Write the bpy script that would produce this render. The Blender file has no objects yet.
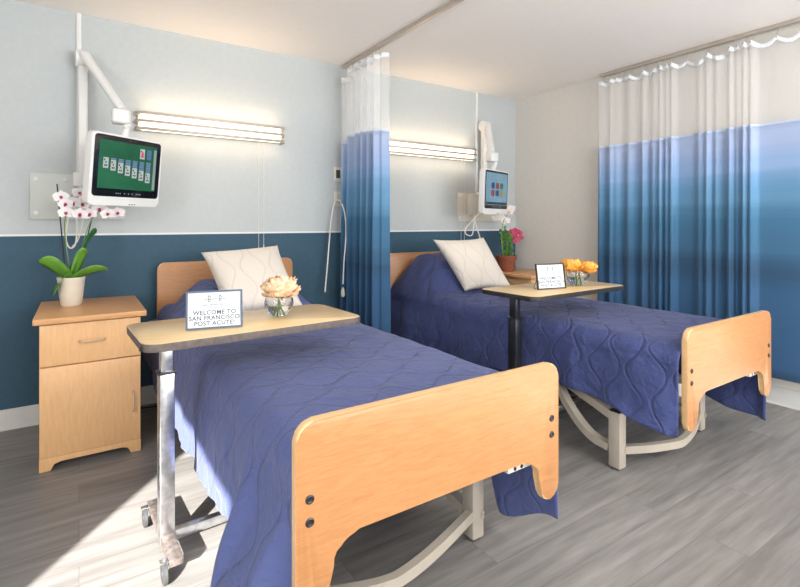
import bpy, bmesh, math, random
from mathutils import Vector, Matrix, noise
random.seed(7)
sc = bpy.context.scene
COL = sc.collection
PI = math.pi

# ------------------------------------------------------------------ camera, light, exposure
CAM_D, CAM_H, TH = 3.5274, 1.1696, 0.5849      # distance to the bed-head wall, height, yaw
cam = bpy.data.cameras.new('camera'); camo = bpy.data.objects.new('camera', cam); COL.objects.link(camo)
camo.location = (0, -CAM_D, CAM_H); camo.rotation_euler = (PI/2, 0, -TH)
cam.sensor_width = 36; cam.lens = 484.8/800*36; cam.shift_y = -0.088; cam.clip_start = 0.02
sc.camera = camo

w = bpy.data.worlds.new('world'); sc.world = w; w.use_nodes = True
bg = w.node_tree.nodes['Background']; bg.inputs[0].default_value = (0.85, 0.92, 1, 1); bg.inputs[1].default_value = 2.0

sun = bpy.data.lights.new('sun', 'SUN'); suno = bpy.data.objects.new('sun', sun); COL.objects.link(suno)
sun.energy = 17; sun.angle = math.radians(0.6); sun.color = (1, 0.95, 0.88)
sd = Vector((0.64*0.894, 0.77*0.894, -0.447))
suno.rotation_euler = sd.to_track_quat('-Z', 'Y').to_euler(); suno.location = (-4, -7, 4)

def area(name, loc, direction, sx, sy, power, color):
    l = bpy.data.lights.new(name, 'AREA'); l.shape = 'RECTANGLE'; l.size = sx; l.size_y = sy
    l.energy = power; l.color = color
    o = bpy.data.objects.new(name, l); COL.objects.link(o); o.location = loc
    o.rotation_euler = Vector(direction).to_track_quat('-Z', 'Y').to_euler()
    return o
area('daylight_side_window', (-1.86, -4.3, 1.55), (1, 0.25, 0.3), 1.1, 1.25, 40, (1, 0.98, 0.96))
area('rear_ceiling_fill', (1.9, -5.92, 1.5), (0, 0.6, 0.8), 2.9, 1.5, 112, (1, 0.98, 0.965))  # added fill lamp at the rear opening, tilted up to brighten the ceiling
area('ceiling_panel_fill', (2.0, -4.3, 2.36), (0, 0.15, -1), 1.2, 0.6, 22, (1, 0.94, 0.86))  # added fill lamp under the unseen ceiling panel

sc.view_settings.view_transform = 'Standard'; sc.view_settings.look = 'None'
sc.view_settings.gamma = 1; sc.view_settings.use_curve_mapping = False
sc.view_settings.exposure = 0.7

# ------------------------------------------------------------------ materials
def newmat(name):
    m = bpy.data.materials.new(name); m.use_nodes = True
    nt = m.node_tree; return m, nt, nt.nodes['Principled BSDF']
def N(nt, t, **kw):
    n = nt.nodes.new(t)
    for k, v in kw.items(): setattr(n, k, v)
    return n
def math_(nt, op, a, b=None, c=None):
    n = N(nt, 'ShaderNodeMath', operation=op)
    for i, v in enumerate((a, b, c)):
        if v is None: continue
        if isinstance(v, (int, float)): n.inputs[i].default_value = v
        else: nt.links.new(v, n.inputs[i])
    return n.outputs[0]
def ramp(nt, fac, stops):
    r = N(nt, 'ShaderNodeValToRGB'); e = r.color_ramp.elements
    while len(e) < len(stops): e.new(0.5)
    for el, (p, c) in zip(e, stops): el.position = p; el.color = (*c, 1)
    nt.links.new(fac, r.inputs[0]); return r.outputs[0]
def plain(name, col, rough=0.5, metal=0.0, var=0.06, scale=12, bump=0.0, emit=None, es=1.0, **kw):
    m, nt, b = newmat(name)
    tc = N(nt, 'ShaderNodeTexCoord'); nz = N(nt, 'ShaderNodeTexNoise'); nz.inputs['Scale'].default_value = scale
    nz.inputs['Detail'].default_value = 4
    nt.links.new(tc.outputs['Object'], nz.inputs[0])
    lo = tuple(max(0, c*(1-var)) for c in col); hi = tuple(min(1, c*(1+var)) for c in col)
    nt.links.new(ramp(nt, nz.outputs[0], [(0.3, lo), (0.7, hi)]), b.inputs['Base Color'])
    b.inputs['Roughness'].default_value = rough; b.inputs['Metallic'].default_value = metal
    if bump:
        bp = N(nt, 'ShaderNodeBump'); bp.inputs['Strength'].default_value = bump; bp.inputs['Distance'].default_value = 0.002
        nt.links.new(nz.outputs[0], bp.inputs['Height']); nt.links.new(bp.outputs[0], b.inputs['Normal'])
    if emit: b.inputs['Emission Color'].default_value = (*emit, 1); b.inputs['Emission Strength'].default_value = es
    for k, v in kw.items(): b.inputs[k].default_value = v
    return m
def wood(name, c1, c2, axis='X', rough=0.38, scale=1.0, figure=1.0):
    m, nt, b = newmat(name)
    tc = N(nt, 'ShaderNodeTexCoord'); mp = N(nt, 'ShaderNodeMapping')
    s = {'X': (1.0, 9, 9), 'Y': (9, 1.0, 9), 'Z': (9, 9, 1.0)}[axis]
    mp.inputs['Scale'].default_value = tuple(v*scale for v in s)
    nt.links.new(tc.outputs['Object'], mp.inputs[0])
    n1 = N(nt, 'ShaderNodeTexNoise'); n1.inputs['Scale'].default_value = 0.8; n1.inputs['Detail'].default_value = 2; n1.inputs['Distortion'].default_value = 1.2*figure
    nt.links.new(mp.outputs[0], n1.inputs[0])
    n2 = N(nt, 'ShaderNodeTexNoise'); n2.inputs['Scale'].default_value = 9; n2.inputs['Detail'].default_value = 6
    nt.links.new(mp.outputs[0], n2.inputs[0])
    bands = math_(nt, 'SINE', math_(nt, 'MULTIPLY', n1.outputs[0], 60.0))
    n3 = N(nt, 'ShaderNodeTexNoise'); n3.inputs['Scale'].default_value = 26; n3.inputs['Detail'].default_value = 4
    nt.links.new(mp.outputs[0], n3.inputs[0])
    f = math_(nt, 'ADD', math_(nt, 'MULTIPLY', bands, 0.05*figure), math_(nt, 'ADD', math_(nt, 'MULTIPLY', n2.outputs[0], 0.5), math_(nt, 'MULTIPLY', n3.outputs[0], 0.45)))
    nt.links.new(ramp(nt, f, [(0.22, c2), (0.66, c1)]), b.inputs['Base Color'])
    b.inputs['Roughness'].default_value = rough
    return m
def fabric_wave(name, col, lines_col_k, p, A, L, depth, rough=0.85, wr=6.0, wrs=0.5, sheen=0.2):
    """woven cloth, stitched with an ogee of waves, laid out on the cloth's own UV (metres)"""
    m, nt, b = newmat(name)
    uv = N(nt, 'ShaderNodeUVMap'); sp = N(nt, 'ShaderNodeSeparateXYZ'); nt.links.new(uv.outputs[0], sp.inputs[0])
    t = sp.outputs[0]; dn = N(nt, 'ShaderNodeTexNoise'); dn.inputs['Scale'].default_value = 3.5; nt.links.new(uv.outputs[0], dn.inputs[0])
    s = math_(nt, 'ADD', sp.outputs[1], math_(nt, 'MULTIPLY', dn.outputs[0], 0.10 if wr < 10 else 0.0))
    sn = math_(nt, 'DIVIDE', s, p); n = math_(nt, 'ROUND', sn)
    sign = math_(nt, 'SUBTRACT', 1.0, math_(nt, 'MULTIPLY', math_(nt, 'PINGPONG', n, 1.0), 2.0))
    wav = math_(nt, 'MULTIPLY', math_(nt, 'SINE', math_(nt, 'MULTIPLY', t, 2*PI/L)), A)
    d = math_(nt, 'ABSOLUTE', math_(nt, 'SUBTRACT', math_(nt, 'MULTIPLY', math_(nt, 'SUBTRACT', sn, n), p), math_(nt, 'MULTIPLY', wav, sign)))
    mr = N(nt, 'ShaderNodeMapRange', interpolation_type='SMOOTHSTEP'); nt.links.new(d, mr.inputs[0])
    mr.inputs[1].default_value = 0; mr.inputs[2].default_value = 0.014
    puff = mr.outputs[0]
    nz = N(nt, 'ShaderNodeTexNoise'); nz.inputs['Scale'].default_value = wr; nz.inputs['Detail'].default_value = 5; nz.inputs['Distortion'].default_value = 0.6
    nt.links.new(uv.outputs[0], nz.inputs[0])
    nz2 = N(nt, 'ShaderNodeTexNoise'); nz2.inputs['Scale'].default_value = wr*3.3; nz2.inputs['Detail'].default_value = 3; nz2.inputs['Distortion'].default_value = 1.5
    nt.links.new(uv.outputs[0], nz2.inputs[0])
    h = math_(nt, 'ADD', math_(nt, 'MULTIPLY', puff, depth), math_(nt, 'ADD', math_(nt, 'MULTIPLY', nz.outputs[0], wrs*0.01), math_(nt, 'MULTIPLY', nz2.outputs[0], wrs*0.0022)))
    bp = N(nt, 'ShaderNodeBump'); bp.inputs['Strength'].default_value = 1; bp.inputs['Distance'].default_value = 1.0
    nt.links.new(h, bp.inputs['Height']); nt.links.new(bp.outputs[0], b.inputs['Normal'])
    mr2 = N(nt, 'ShaderNodeMapRange', interpolation_type='SMOOTHSTEP'); nt.links.new(d, mr2.inputs[0])
    mr2.inputs[1].default_value = 0; mr2.inputs[2].default_value = 0.005
    nt.links.new(ramp(nt, mr2.outputs[0], [(0, tuple(c*lines_col_k for c in col)), (1, col)]), b.inputs['Base Color'])
    b.inputs['Roughness'].default_value = rough; b.inputs['Sheen Weight'].default_value = sheen; b.inputs['Sheen Roughness'].default_value = 0.5
    return m
def srgb(r, g, b):
    f = lambda c: (c/255/12.92) if c/255 <= 0.04045 else ((c/255+0.055)/1.055)**2.4
    return (f(r), f(g), f(b))

def wall_two_tone():
    m, nt, b = newmat('wall_paint_two_tone')
    tc = N(nt, 'ShaderNodeTexCoord'); sp = N(nt, 'ShaderNodeSeparateXYZ'); nt.links.new(tc.outputs['Object'], sp.inputs[0])
    nz = N(nt, 'ShaderNodeTexNoise'); nz.inputs['Scale'].default_value = 30; nt.links.new(tc.outputs['Object'], nz.inputs[0])
    st = math_(nt, 'GREATER_THAN', sp.outputs[2], 1.1)
    mx = N(nt, 'ShaderNodeMix', data_type='RGBA'); nt.links.new(st, mx.inputs[0])
    nt.links.new(ramp(nt, nz.outputs[0], [(0.3, srgb(47, 80, 101)), (0.7, srgb(51, 85, 106))]), mx.inputs[6])
    nt.links.new(ramp(nt, nz.outputs[0], [(0.3, srgb(181, 188, 190)), (0.7, srgb(185, 192, 194))]), mx.inputs[7])
    nt.links.new(mx.outputs[2], b.inputs['Base Color'])
    bp = N(nt, 'ShaderNodeBump'); bp.inputs['Strength'].default_value = 0.15; bp.inputs['Distance'].default_value = 0.002
    nt.links.new(nz.outputs[0], bp.inputs['Height']); nt.links.new(bp.outputs[0], b.inputs['Normal'])
    b.inputs['Roughness'].default_value = 0.7
    return m
def floor_planks():
    m, nt, b = newmat('grey_vinyl_planks')
    tc = N(nt, 'ShaderNodeTexCoord')
    br = N(nt, 'ShaderNodeTexBrick'); br.offset = 0.37; br.offset_frequency = 2
    br.inputs['Scale'].default_value = 1; br.inputs['Brick Width'].default_value = 1.2; br.inputs['Row Height'].default_value = 0.155
    br.inputs['Mortar Size'].default_value = 0.0012; br.inputs['Mortar Smooth'].default_value = 0.1
    br.inputs['Color1'].default_value = (0, 0, 0, 1); br.inputs['Color2'].default_value = (1, 1, 1, 1); br.inputs['Mortar'].default_value = (0.5, 0.5, 0.5, 1)
    nt.links.new(tc.outputs['Object'], br.inputs[0])
    mp = N(nt, 'ShaderNodeMapping'); mp.inputs['Scale'].default_value = (1.2, 14, 1); nt.links.new(tc.outputs['Object'], mp.inputs[0])
    av = N(nt, 'ShaderNodeVectorMath', operation='ADD'); sc3 = N(nt, 'ShaderNodeVectorMath', operation='SCALE'); sc3.inputs[3].default_value = 7
    nt.links.new(br.outputs['Color'], sc3.inputs[0]); nt.links.new(mp.outputs[0], av.inputs[0]); nt.links.new(sc3.outputs[0], av.inputs[1])
    nz = N(nt, 'ShaderNodeTexNoise'); nz.inputs['Scale'].default_value = 2.2; nz.inputs['Detail'].default_value = 7; nz.inputs['Roughness'].default_value = 0.6
    nt.links.new(av.outputs[0], nz.inputs[0])
    nb = N(nt, 'ShaderNodeTexNoise'); nb.inputs['Scale'].default_value = 1.6; nt.links.new(tc.outputs['Object'], nb.inputs[0])
    f = math_(nt, 'ADD', math_(nt, 'MULTIPLY', nz.outputs[0], 0.72), math_(nt, 'ADD', math_(nt, 'MULTIPLY', br.outputs['Color'], 0.12), math_(nt, 'MULTIPLY', nb.outputs[0], 0.14)))
    c = ramp(nt, f, [(0.33, srgb(108, 106, 105)), (0.52, srgb(130, 128, 126)), (0.7, srgb(150, 147, 145))])
    mx = N(nt, 'ShaderNodeMix', data_type='RGBA'); nt.links.new(math_(nt, 'MULTIPLY', br.outputs['Fac'], 0.45), mx.inputs[0])
    nt.links.new(c, mx.inputs[6]); mx.inputs[7].default_value = (*srgb(70, 68, 68), 1)
    nt.links.new(mx.outputs[2], b.inputs['Base Color'])
    b.inputs['Roughness'].default_value = 0.42
    bp = N(nt, 'ShaderNodeBump'); bp.inputs['Strength'].default_value = 0.12; bp.inputs['Distance'].default_value = 0.001
    nt.links.new(nz.outputs[0], bp.inputs['Height']); nt.links.new(bp.outputs[0], b.inputs['Normal'])
    return m
def curtain_dye():
    m, nt, b = newmat('ombre_blue_curtain')
    tc = N(nt, 'ShaderNodeTexCoord'); sp = N(nt, 'ShaderNodeSeparateXYZ'); nt.links.new(tc.outputs['Object'], sp.inputs[0])
    mp = N(nt, 'ShaderNodeMapping'); mp.inputs['Scale'].default_value = (0.5, 0.5, 14); nt.links.new(tc.outputs['Object'], mp.inputs[0])
    nz = N(nt, 'ShaderNodeTexNoise'); nz.inputs['Scale'].default_value = 1; nz.inputs['Detail'].default_value = 4; nt.links.new(mp.outputs[0], nz.inputs[0])
    z = math_(nt, 'ADD', math_(nt, 'DIVIDE', sp.outputs[2], 2.0), math_(nt, 'MULTIPLY', math_(nt, 'SUBTRACT', nz.outputs[0], 0.5), 0.10))
    c = ramp(nt, z, [(0.05, srgb(36, 76, 116)), (0.36, srgb(40, 84, 122)), (0.43, srgb(34, 72, 104)), (0.50, srgb(54, 100, 134)),
                     (0.60, srgb(56, 106, 140)), (0.66, srgb(88, 136, 172)), (0.72, srgb(96, 142, 180)), (0.78, srgb(132, 162, 202)), (0.84, srgb(150, 170, 206)), (0.92, srgb(168, 183, 213))])
    nt.links.new(c, b.inputs['Base Color']); b.inputs['Roughness'].default_value = 0.8
    b.inputs['Sheen Weight'].default_value = 0.2
    return m
def net():
    m, nt, b = newmat('white_curtain_net')
    tc = N(nt, 'ShaderNodeTexCoord'); wv = N(nt, 'ShaderNodeTexWave', bands_direction='Z'); wv.inputs['Scale'].default_value = 40
    nt.links.new(tc.outputs['Object'], wv.inputs[0])
    tr = N(nt, 'ShaderNodeBsdfTransparent'); ms = N(nt, 'ShaderNodeMixShader')
    nt.links.new(math_(nt, 'ADD', 0.16, math_(nt, 'MULTIPLY', wv.outputs['Fac'], 0.12)), ms.inputs[0])
    nt.links.new(tr.outputs[0], ms.inputs[1]); nt.links.new(b.outputs[0], ms.inputs[2])
    nt.links.new(ms.outputs[0], nt.nodes['Material Output'].inputs[0])
    b.inputs['Base Color'].default_value = (0.85, 0.86, 0.87, 1); b.inputs['Roughness'].default_value = 0.8
    return m

M = {}
M['wall_blue'] = wall_two_tone()
M['wall'] = plain('wall_paint_greige', srgb(212, 209, 203), 0.75, var=0.02, scale=25, bump=0.15)
M['ceil'] = plain('ceiling_paint', srgb(246, 242, 238), 0.8, var=0.01, scale=20)
M['floor'] = floor_planks()
M['base'] = plain('baseboard_vinyl', srgb(200, 202, 200), 0.5, var=0.03)
M['trimw'] = plain('white_trim', srgb(222, 224, 224), 0.5, var=0.02)
M['oak'] = wood('oak_laminate', srgb(188, 136, 90), srgb(170, 116, 70), 'X', 0.36, 1.6)
M['oak_edge'] = wood('oak_edge', srgb(222, 184, 136), srgb(206, 166, 116), 'X', 0.4, 1.0, 0.4)
M['maple'] = wood('maple_laminate', srgb(228, 184, 134), srgb(214, 166, 114), 'Z', 0.4, 1.2, 0.7)
M['maple_top'] = wood('maple_top_laminate', srgb(214, 164, 112), srgb(198, 146, 96), 'X', 0.35, 1.2, 0.8)
M['table'] = wood('pale_table_laminate', srgb(230, 202, 156), srgb(216, 184, 134), 'X', 0.22, 1.6, 0.5)
M['edge'] = plain('brown_grey_edging', srgb(92, 82, 78), 0.5, var=0.25, scale=60)
M['edge2'] = plain('black_edging', srgb(44, 42, 42), 0.5, var=0.25, scale=60)
M['chrome'] = plain('worn_chrome', (0.66, 0.67, 0.70), 0.28, 1.0, var=0.25, scale=30, bump=0.3)
M['black_metal'] = plain('dark_steel', (0.06, 0.065, 0.075), 0.3, 0.8, var=0.2)
M['beige_metal'] = plain('beige_powder_coat', srgb(176, 168, 156), 0.42, 0.1, var=0.06)
M['rust'] = plain('scuffed_dark_metal', srgb(112, 104, 100), 0.5, 0.4, var=0.5, scale=50)
M['rubber'] = plain('grey_rubber', srgb(62, 64, 66), 0.6, var=0.15)
M['black'] = plain('black_plastic', (0.012, 0.012, 0.014), 0.4)
M['bolt'] = plain('dark_bolt', (0.05, 0.05, 0.055), 0.35, 0.7)
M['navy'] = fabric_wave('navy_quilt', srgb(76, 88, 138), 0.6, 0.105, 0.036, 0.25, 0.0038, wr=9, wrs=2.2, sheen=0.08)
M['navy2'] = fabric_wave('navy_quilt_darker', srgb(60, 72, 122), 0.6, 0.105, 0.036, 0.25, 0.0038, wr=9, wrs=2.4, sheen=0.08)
M['mattress'] = plain('mattress_ticking', srgb(60, 66, 100), 0.8)
M['linen'] = fabric_wave('cream_quilted_cushion', srgb(214, 206, 196), 0.84, 0.09, 0.026, 0.26, 0.002, wr=10, wrs=0.4, sheen=0.1)
M['curtain'] = curtain_dye(); M['net'] = net()
M['tape'] = plain('white_heading_tape', srgb(228, 232, 236), 0.7)
M['alu'] = plain('beige_aluminium_track', srgb(190, 182, 172), 0.4, 0.5)
M['white_plastic'] = plain('white_plastic', srgb(222, 223, 222), 0.35, var=0.015)
M['cream_plastic'] = plain('cream_plastic', srgb(212, 208, 196), 0.45, var=0.02)
M['plate'] = plain('pale_grey_plate', srgb(196, 202, 198), 0.45, var=0.02)
M['louvre'] = plain('louvre_metal', srgb(176, 166, 156), 0.4, 0.2, var=0.03)
M['glow'] = plain('lamp_diffuser', (1, 0.95, 0.88), 0.4, emit=(1, 0.74, 0.48), es=2.6)
M['cord'] = plain('white_cord', srgb(226, 222, 214), 0.6)
M['glassb'] = plain('black_screen_glass', (0.008, 0.009, 0.011), 0.08)
def glass(name, rough=0.0, col=(1, 1, 1)):
    m, nt, b = newmat(name)
    tc = N(nt, 'ShaderNodeTexCoord'); nz = N(nt, 'ShaderNodeTexNoise'); nt.links.new(tc.outputs['Object'], nz.inputs[0])
    nt.links.new(math_(nt, 'MULTIPLY', nz.outputs[0], 0.02), b.inputs['Roughness'])
    b.inputs['Base Color'].default_value = (*col, 1); b.inputs['Transmission Weight'].default_value = 1; b.inputs['IOR'].default_value = 1.3
    return m
M['glass'] = glass('clear_glass'); M['water'] = glass('water', 0, (0.95, 0.98, 0.97))

# ------------------------------------------------------------------ mesh helpers (x, d = distance from bed-head wall -> y = -d, z)
def V(x, d, z): return Vector((x, -d, z))
def finish(name, bm, mat, parent=None, smooth=True, angle=40, recalc=True):
    if recalc: bmesh.ops.recalc_face_normals(bm, faces=bm.faces)
    me = bpy.data.meshes.new(name); bm.to_mesh(me); bm.free()
    for mm in (mat if isinstance(mat, (list, tuple)) else [mat]): me.materials.append(mm)
    if smooth:
        for p in me.polygons: p.use_smooth = True
        me.set_sharp_from_angle(angle=math.radians(angle))
    o = bpy.data.objects.new(name, me); COL.objects.link(o)
    if parent: o.parent = parent; o.matrix_parent_inverse = parent_world(parent).inverted()
    return o
def parent_world(p):
    mw = Matrix.LocRotScale(p.location, p.rotation_euler, p.scale)
    if p.parent: mw = parent_world(p.parent) @ p.matrix_parent_inverse @ mw
    return mw
def thing(name, label, cat, loc=(0, 0, 0), group=None, rot=0):
    o = bpy.data.objects.new(name, None); COL.objects.link(o); o.location = loc; o.empty_display_size = 0.1
    o.rotation_euler = (0, 0, rot)
    o['label'] = label; o['category'] = cat
    if group: o['group'] = group
    return o
def tag(o, label, cat, group=None):
    o['label'] = label; o['category'] = cat
    if group: o['group'] = group
    return o
def structure(o): o['kind'] = 'structure'; return o
def box(bm, x0, x1, d0, d1, z0, z1, bev=0.0, seg=2, mi=0, mat4=None):
    r = bmesh.ops.create_cube(bm, size=1)
    vs = r['verts']
    for v in vs:
        v.co = Vector(((x0+x1)/2 + v.co.x*(x1-x0), -(d0+d1)/2 + v.co.y*(d1-d0), (z0+z1)/2 + v.co.z*(z1-z0)))
    fs = {f for v in vs for f in v.link_faces}
    if bev:
        es = list({e for v in vs for e in v.link_edges})
        rr = bmesh.ops.bevel(bm, geom=es, offset=bev, segments=seg, affect='EDGES', profile=0.5)
        fs = set(rr['faces']) | {f for f in fs if f.is_valid}
        vs = list({v for f in fs for v in f.verts})
    for f in fs: f.material_index = mi
    if mat4 is not None:
        for v in vs: v.co = mat4 @ v.co
    return vs
def newbox(name, mat, parent, *a, **k):
    bm = bmesh.new(); box(bm, *a, **k); return finish(name, bm, mat, parent)
def catmull(pts, n=8):
    pts = [Vector(p) for p in pts]
    if len(pts) < 3: return pts
    out = []; P = [2*pts[0]-pts[1]] + pts + [2*pts[-1]-pts[-2]]
    for i in range(1, len(P)-2):
        for k in range(n):
            t = k/n; a, b, c, d = P[i-1], P[i], P[i+1], P[i+2]
            out.append(0.5*((2*b) + (c-a)*t + (2*a-5*b+4*c-d)*t*t + (3*b-a-3*c+d)*t**3))
    out.append(pts[-1]); return out
def tube(bm, pts, r, seg=8, r2=None, flat=1.0, up=None, square=False, cap=True):
    """sweep a round (or rectangular) section along points"""
    pts = [Vector(p) for p in pts]; rings = []
    n = len(pts); ref = Vector(up) if up else Vector((0.13, 0.21, 0.97))
    for i, p in enumerate(pts):
        t = (pts[min(i+1, n-1)] - pts[max(i-1, 0)]).normalized()
        a = t.cross(ref)
        if a.length < 1e-3: a = t.cross(Vector((1, 0, 0)))
        a.normalize(); b = a.cross(t).normalized()
        rr = r if r2 is None else r + (r2-r)*i/(n-1)
        if callable(r): rr = r(i/(n-1))
        if square:
            cs = [(1, flat), (-1, flat), (-1, -flat), (1, -flat)]
            rings.append([bm.verts.new(p + a*rr*c[0] + b*rr*c[1]) for c in cs])
        else:
            rings.append([bm.verts.new(p + a*rr*math.cos(2*PI*k/seg) + b*rr*flat*math.sin(2*PI*k/seg)) for k in range(seg)])
    m = len(rings[0])
    for i in range(n-1):
        for k in range(m): bm.faces.new((rings[i][k], rings[i][(k+1) % m], rings[i+1][(k+1) % m], rings[i+1][k]))
    if cap: bm.faces.new(rings[0][::-1]); bm.faces.new(rings[-1])
    return rings
def newtube(name, mat, parent, pts, r, **k):
    bm = bmesh.new(); tube(bm, pts, r, **k); return finish(name, bm, mat, parent)
def lathe(bm, c, prof, seg=32, axis=None):
    rings = []
    for r, z in prof:
        if r < 1e-5: rings.append([bm.verts.new(Vector((0, 0, z)))])
        else: rings.append([bm.verts.new(Vector((r*math.cos(2*PI*k/seg), r*math.sin(2*PI*k/seg), z))) for k in range(seg)])
    for A, B in zip(rings[:-1], rings[1:]):
        for k in range(seg):
            k2 = (k+1) % seg
            if len(A) == 1 and len(B) == 1: continue
            if len(A) == 1: bm.faces.new((A[0], B[k], B[k2]))
            elif len(B) == 1: bm.faces.new((A[k], A[k2], B[0]))
            else: bm.faces.new((A[k], A[k2], B[k2], B[k]))
    q = Vector((0, 0, 1)).rotation_difference(Vector(axis).normalized()).to_matrix() if axis is not None else Matrix.Identity(3)
    for R in rings:
        for v in R: v.co = q @ v.co + Vector(c)
def cyl(bm, a, b, r, seg=20):
    a = Vector(a); b = Vector(b); h = (b-a).length
    lathe(bm, a, [(0, 0), (r, 0), (r, h), (0, h)], seg, axis=(b-a))
def prism(bm, pts, d0, d1, bev=0.004, seg=2, mi_face=0, mi_edge=1, plane='XZ'):
    """outline in x,z extruded between distances d0 and d1 (or x,d outline between z values)"""
    mk = (lambda p, q: V(p[0], q, p[1])) if plane == 'XZ' else (lambda p, q: V(p[0], p[1], q))
    A = [bm.verts.new(mk(p, d0)) for p in pts]; B = [bm.verts.new(mk(p, d1)) for p in pts]
    f0 = bm.faces.new(A); f1 = bm.faces.new(B[::-1]); n = len(pts); es = []
    f0.material_index = f1.material_index = mi_face
    for i in range(n):
        f = bm.faces.new((A[i], B[i], B[(i+1) % n], A[(i+1) % n])); f.material_index = mi_edge
    if bev:
        es = list(f0.edges) + list(f1.edges)
        rr = bmesh.ops.bevel(bm, geom=es, offset=bev, segments=seg, affect='EDGES', profile=0.5)
        for f in rr['faces']: f.material_index = mi_edge
def arcpts(cx, cz, r, a0, a1, n=6):
    return [(cx + r*math.cos(math.radians(a0+(a1-a0)*i/n)), cz + r*math.sin(math.radians(a0+(a1-a0)*i/n))) for i in range(n+1)]
def rrect(x0, x1, z0, z1, r, n=6):
    return arcpts(x1-r, z1-r, r, 0, 90, n) + arcpts(x0+r, z1-r, r, 90, 180, n) + arcpts(x0+r, z0+r, r, 180, 270, n) + arcpts(x1-r, z0+r, r, 270, 360, n)
def sheet(bm, grid, uvs=None, mi=0):
    """grid[i][j] of Vectors -> quads, optional uv"""
    vv = [[bm.verts.new(p) for p in row] for row in grid]
    uvl = bm.loops.layers.uv.verify() if uvs else None
    for i in range(len(vv)-1):
        for j in range(len(vv[0])-1):
            f = bm.faces.new((vv[i][j], vv[i+1][j], vv[i+1][j+1], vv[i][j+1])); f.material_index = mi
            if uvs:
                for l, (a, b) in zip(f.loops, ((i, j), (i+1, j), (i+1, j+1), (i, j+1))): l[uvl].uv = uvs[a][b]
    return vv
def fbm(x, y, z=0): return noise.noise(Vector((x, y, z)))
def sstep(a, b, x):
    t = max(0, min(1, (x-a)/(b-a))); return t*t*(3-2*t)

# ------------------------------------------------------------------ room
XL, XR, DB, CE = -1.9, 3.7695, 6.0, 2.44
structure(newbox('floor', M['floor'], None, XL-0.12, XR+0.12, -0.12, DB+0.12, -0.1, 0.0))
structure(newbox('ceiling', M['ceil'], None, XL-0.12, XR+0.12, -0.12, DB+0.12, CE, CE+0.1))
structure(newbox('wall_head', M['wall_blue'], None, XL-0.12, XR+0.12, -0.12, 0, 0, CE))
structure(newbox('wall_right', M['wall'], None, XR, XR+0.12, 0, DB, 0, CE))
def holed(name, axis, a0, a1, h0, h1, z0, z1, c0, c1):
    bm = bmesh.new()
    for (p, q, r, s) in ((a0, h0, 0, CE), (h1, a1, 0, CE), (h0, h1, 0, z0), (h0, h1, z1, CE)):
        if axis == 'x': box(bm, c0, c1, p, q, r, s)
        else: box(bm, p, q, c0, c1, r, s)
    return structure(finish(name, bm, M['wall'], None, smooth=False))
holed('wall_left', 'x', 0, DB, 3.69, 4.9, 0.85, 2.2, XL-0.12, XL)
holed('wall_rear', 'd', XL-0.12, XR+0.12, 0.45, 3.35, 0.75, 2.25, DB, DB+0.12)
def window(name, axis, h0, h1, z0, z1, c):
    bm = bmesh.new(); t = 0.04
    parts = [(h0, h0+t, z0, z1), (h1-t, h1, z0, z1), (h0+t, h1-t, z0, z0+t), (h0+t, h1-t, z1-t, z1)]
    for (p, q, r, s) in parts:
        if axis == 'x': box(bm, c-0.03, c+0.03, p, q, r, s)
        else: box(bm, p, q, c-0.03, c+0.03, r, s)
    return structure(finish(name, bm, M['trimw'], None, smooth=False))
window('window_1', 'x', 3.65, 4.94, 0.81, 2.24, XL-0.08)
window('window_2', 'd', 0.41, 3.39, 0.71, 2.29, DB+0.08)
def baseboard(name, pts_wall, axis):
    bm = bmesh.new()
    prof = [(0.0, 0.113), (0.006, 0.113), (0.009, 0.108), (0.009, 0.02), (0.014, 0.008), (0.022, 0.002), (0.022, 0.0), (0, 0)]
    a0, a1, c, sg = pts_wall
    R = []
    for a in (a0, a1): R.append([bm.verts.new(V(a, c+sg*t, z) if axis == 'd' else V(c+sg*t, a, z)) for t, z in prof])
    n = len(prof)
    for k in range(n): bm.faces.new((R[0][k], R[0][(k+1) % n], R[1][(k+1) % n], R[1][k]))
    bm.faces.new(R[0]); bm.faces.new(R[1][::-1])
    return structure(finish(name, bm, M['base'], None))
baseboard('baseboard_head', (XL, XR-0.024, 0.0005, 1), 'd')
baseboard('baseboard_right', (0.0, DB-0.03, XR-0.0005, -1), 'x')
baseboard('baseboard_left', (0.03, DB-0.03, XL+0.0005, 1), 'x')
structure(newbox('trim_1', M['trimw'], None, XL+0.002, XR-0.002, 0.0005, 0.006, 1.094, 1.106))
# thin vertical cover strip in the corner
#, M['wall'], None, XR-0.016, XR-0.0005, 0.0075, 0.02, 0.12, CE-0.001))

cl = thing('added_fill_panel', 'flat white rectangular fill-light panel added on the unseen ceiling behind the camera', 'ceiling light', (2.0, -4.3, CE))  # unseen fixture, added to carry the overhead fill lamp
newbox('frame', M['white_plastic'], cl, 1.36, 2.64, 3.96, 4.64, CE-0.05, CE-0.001, bev=0.006)
newbox('diffuser', plain('fill_panel_diffuser', (1, 1, 1), 0.5, emit=(1, 0.94, 0.86), es=2.0), cl, 1.39, 2.61, 3.99, 4.61, CE-0.056, CE-0.05)

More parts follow.
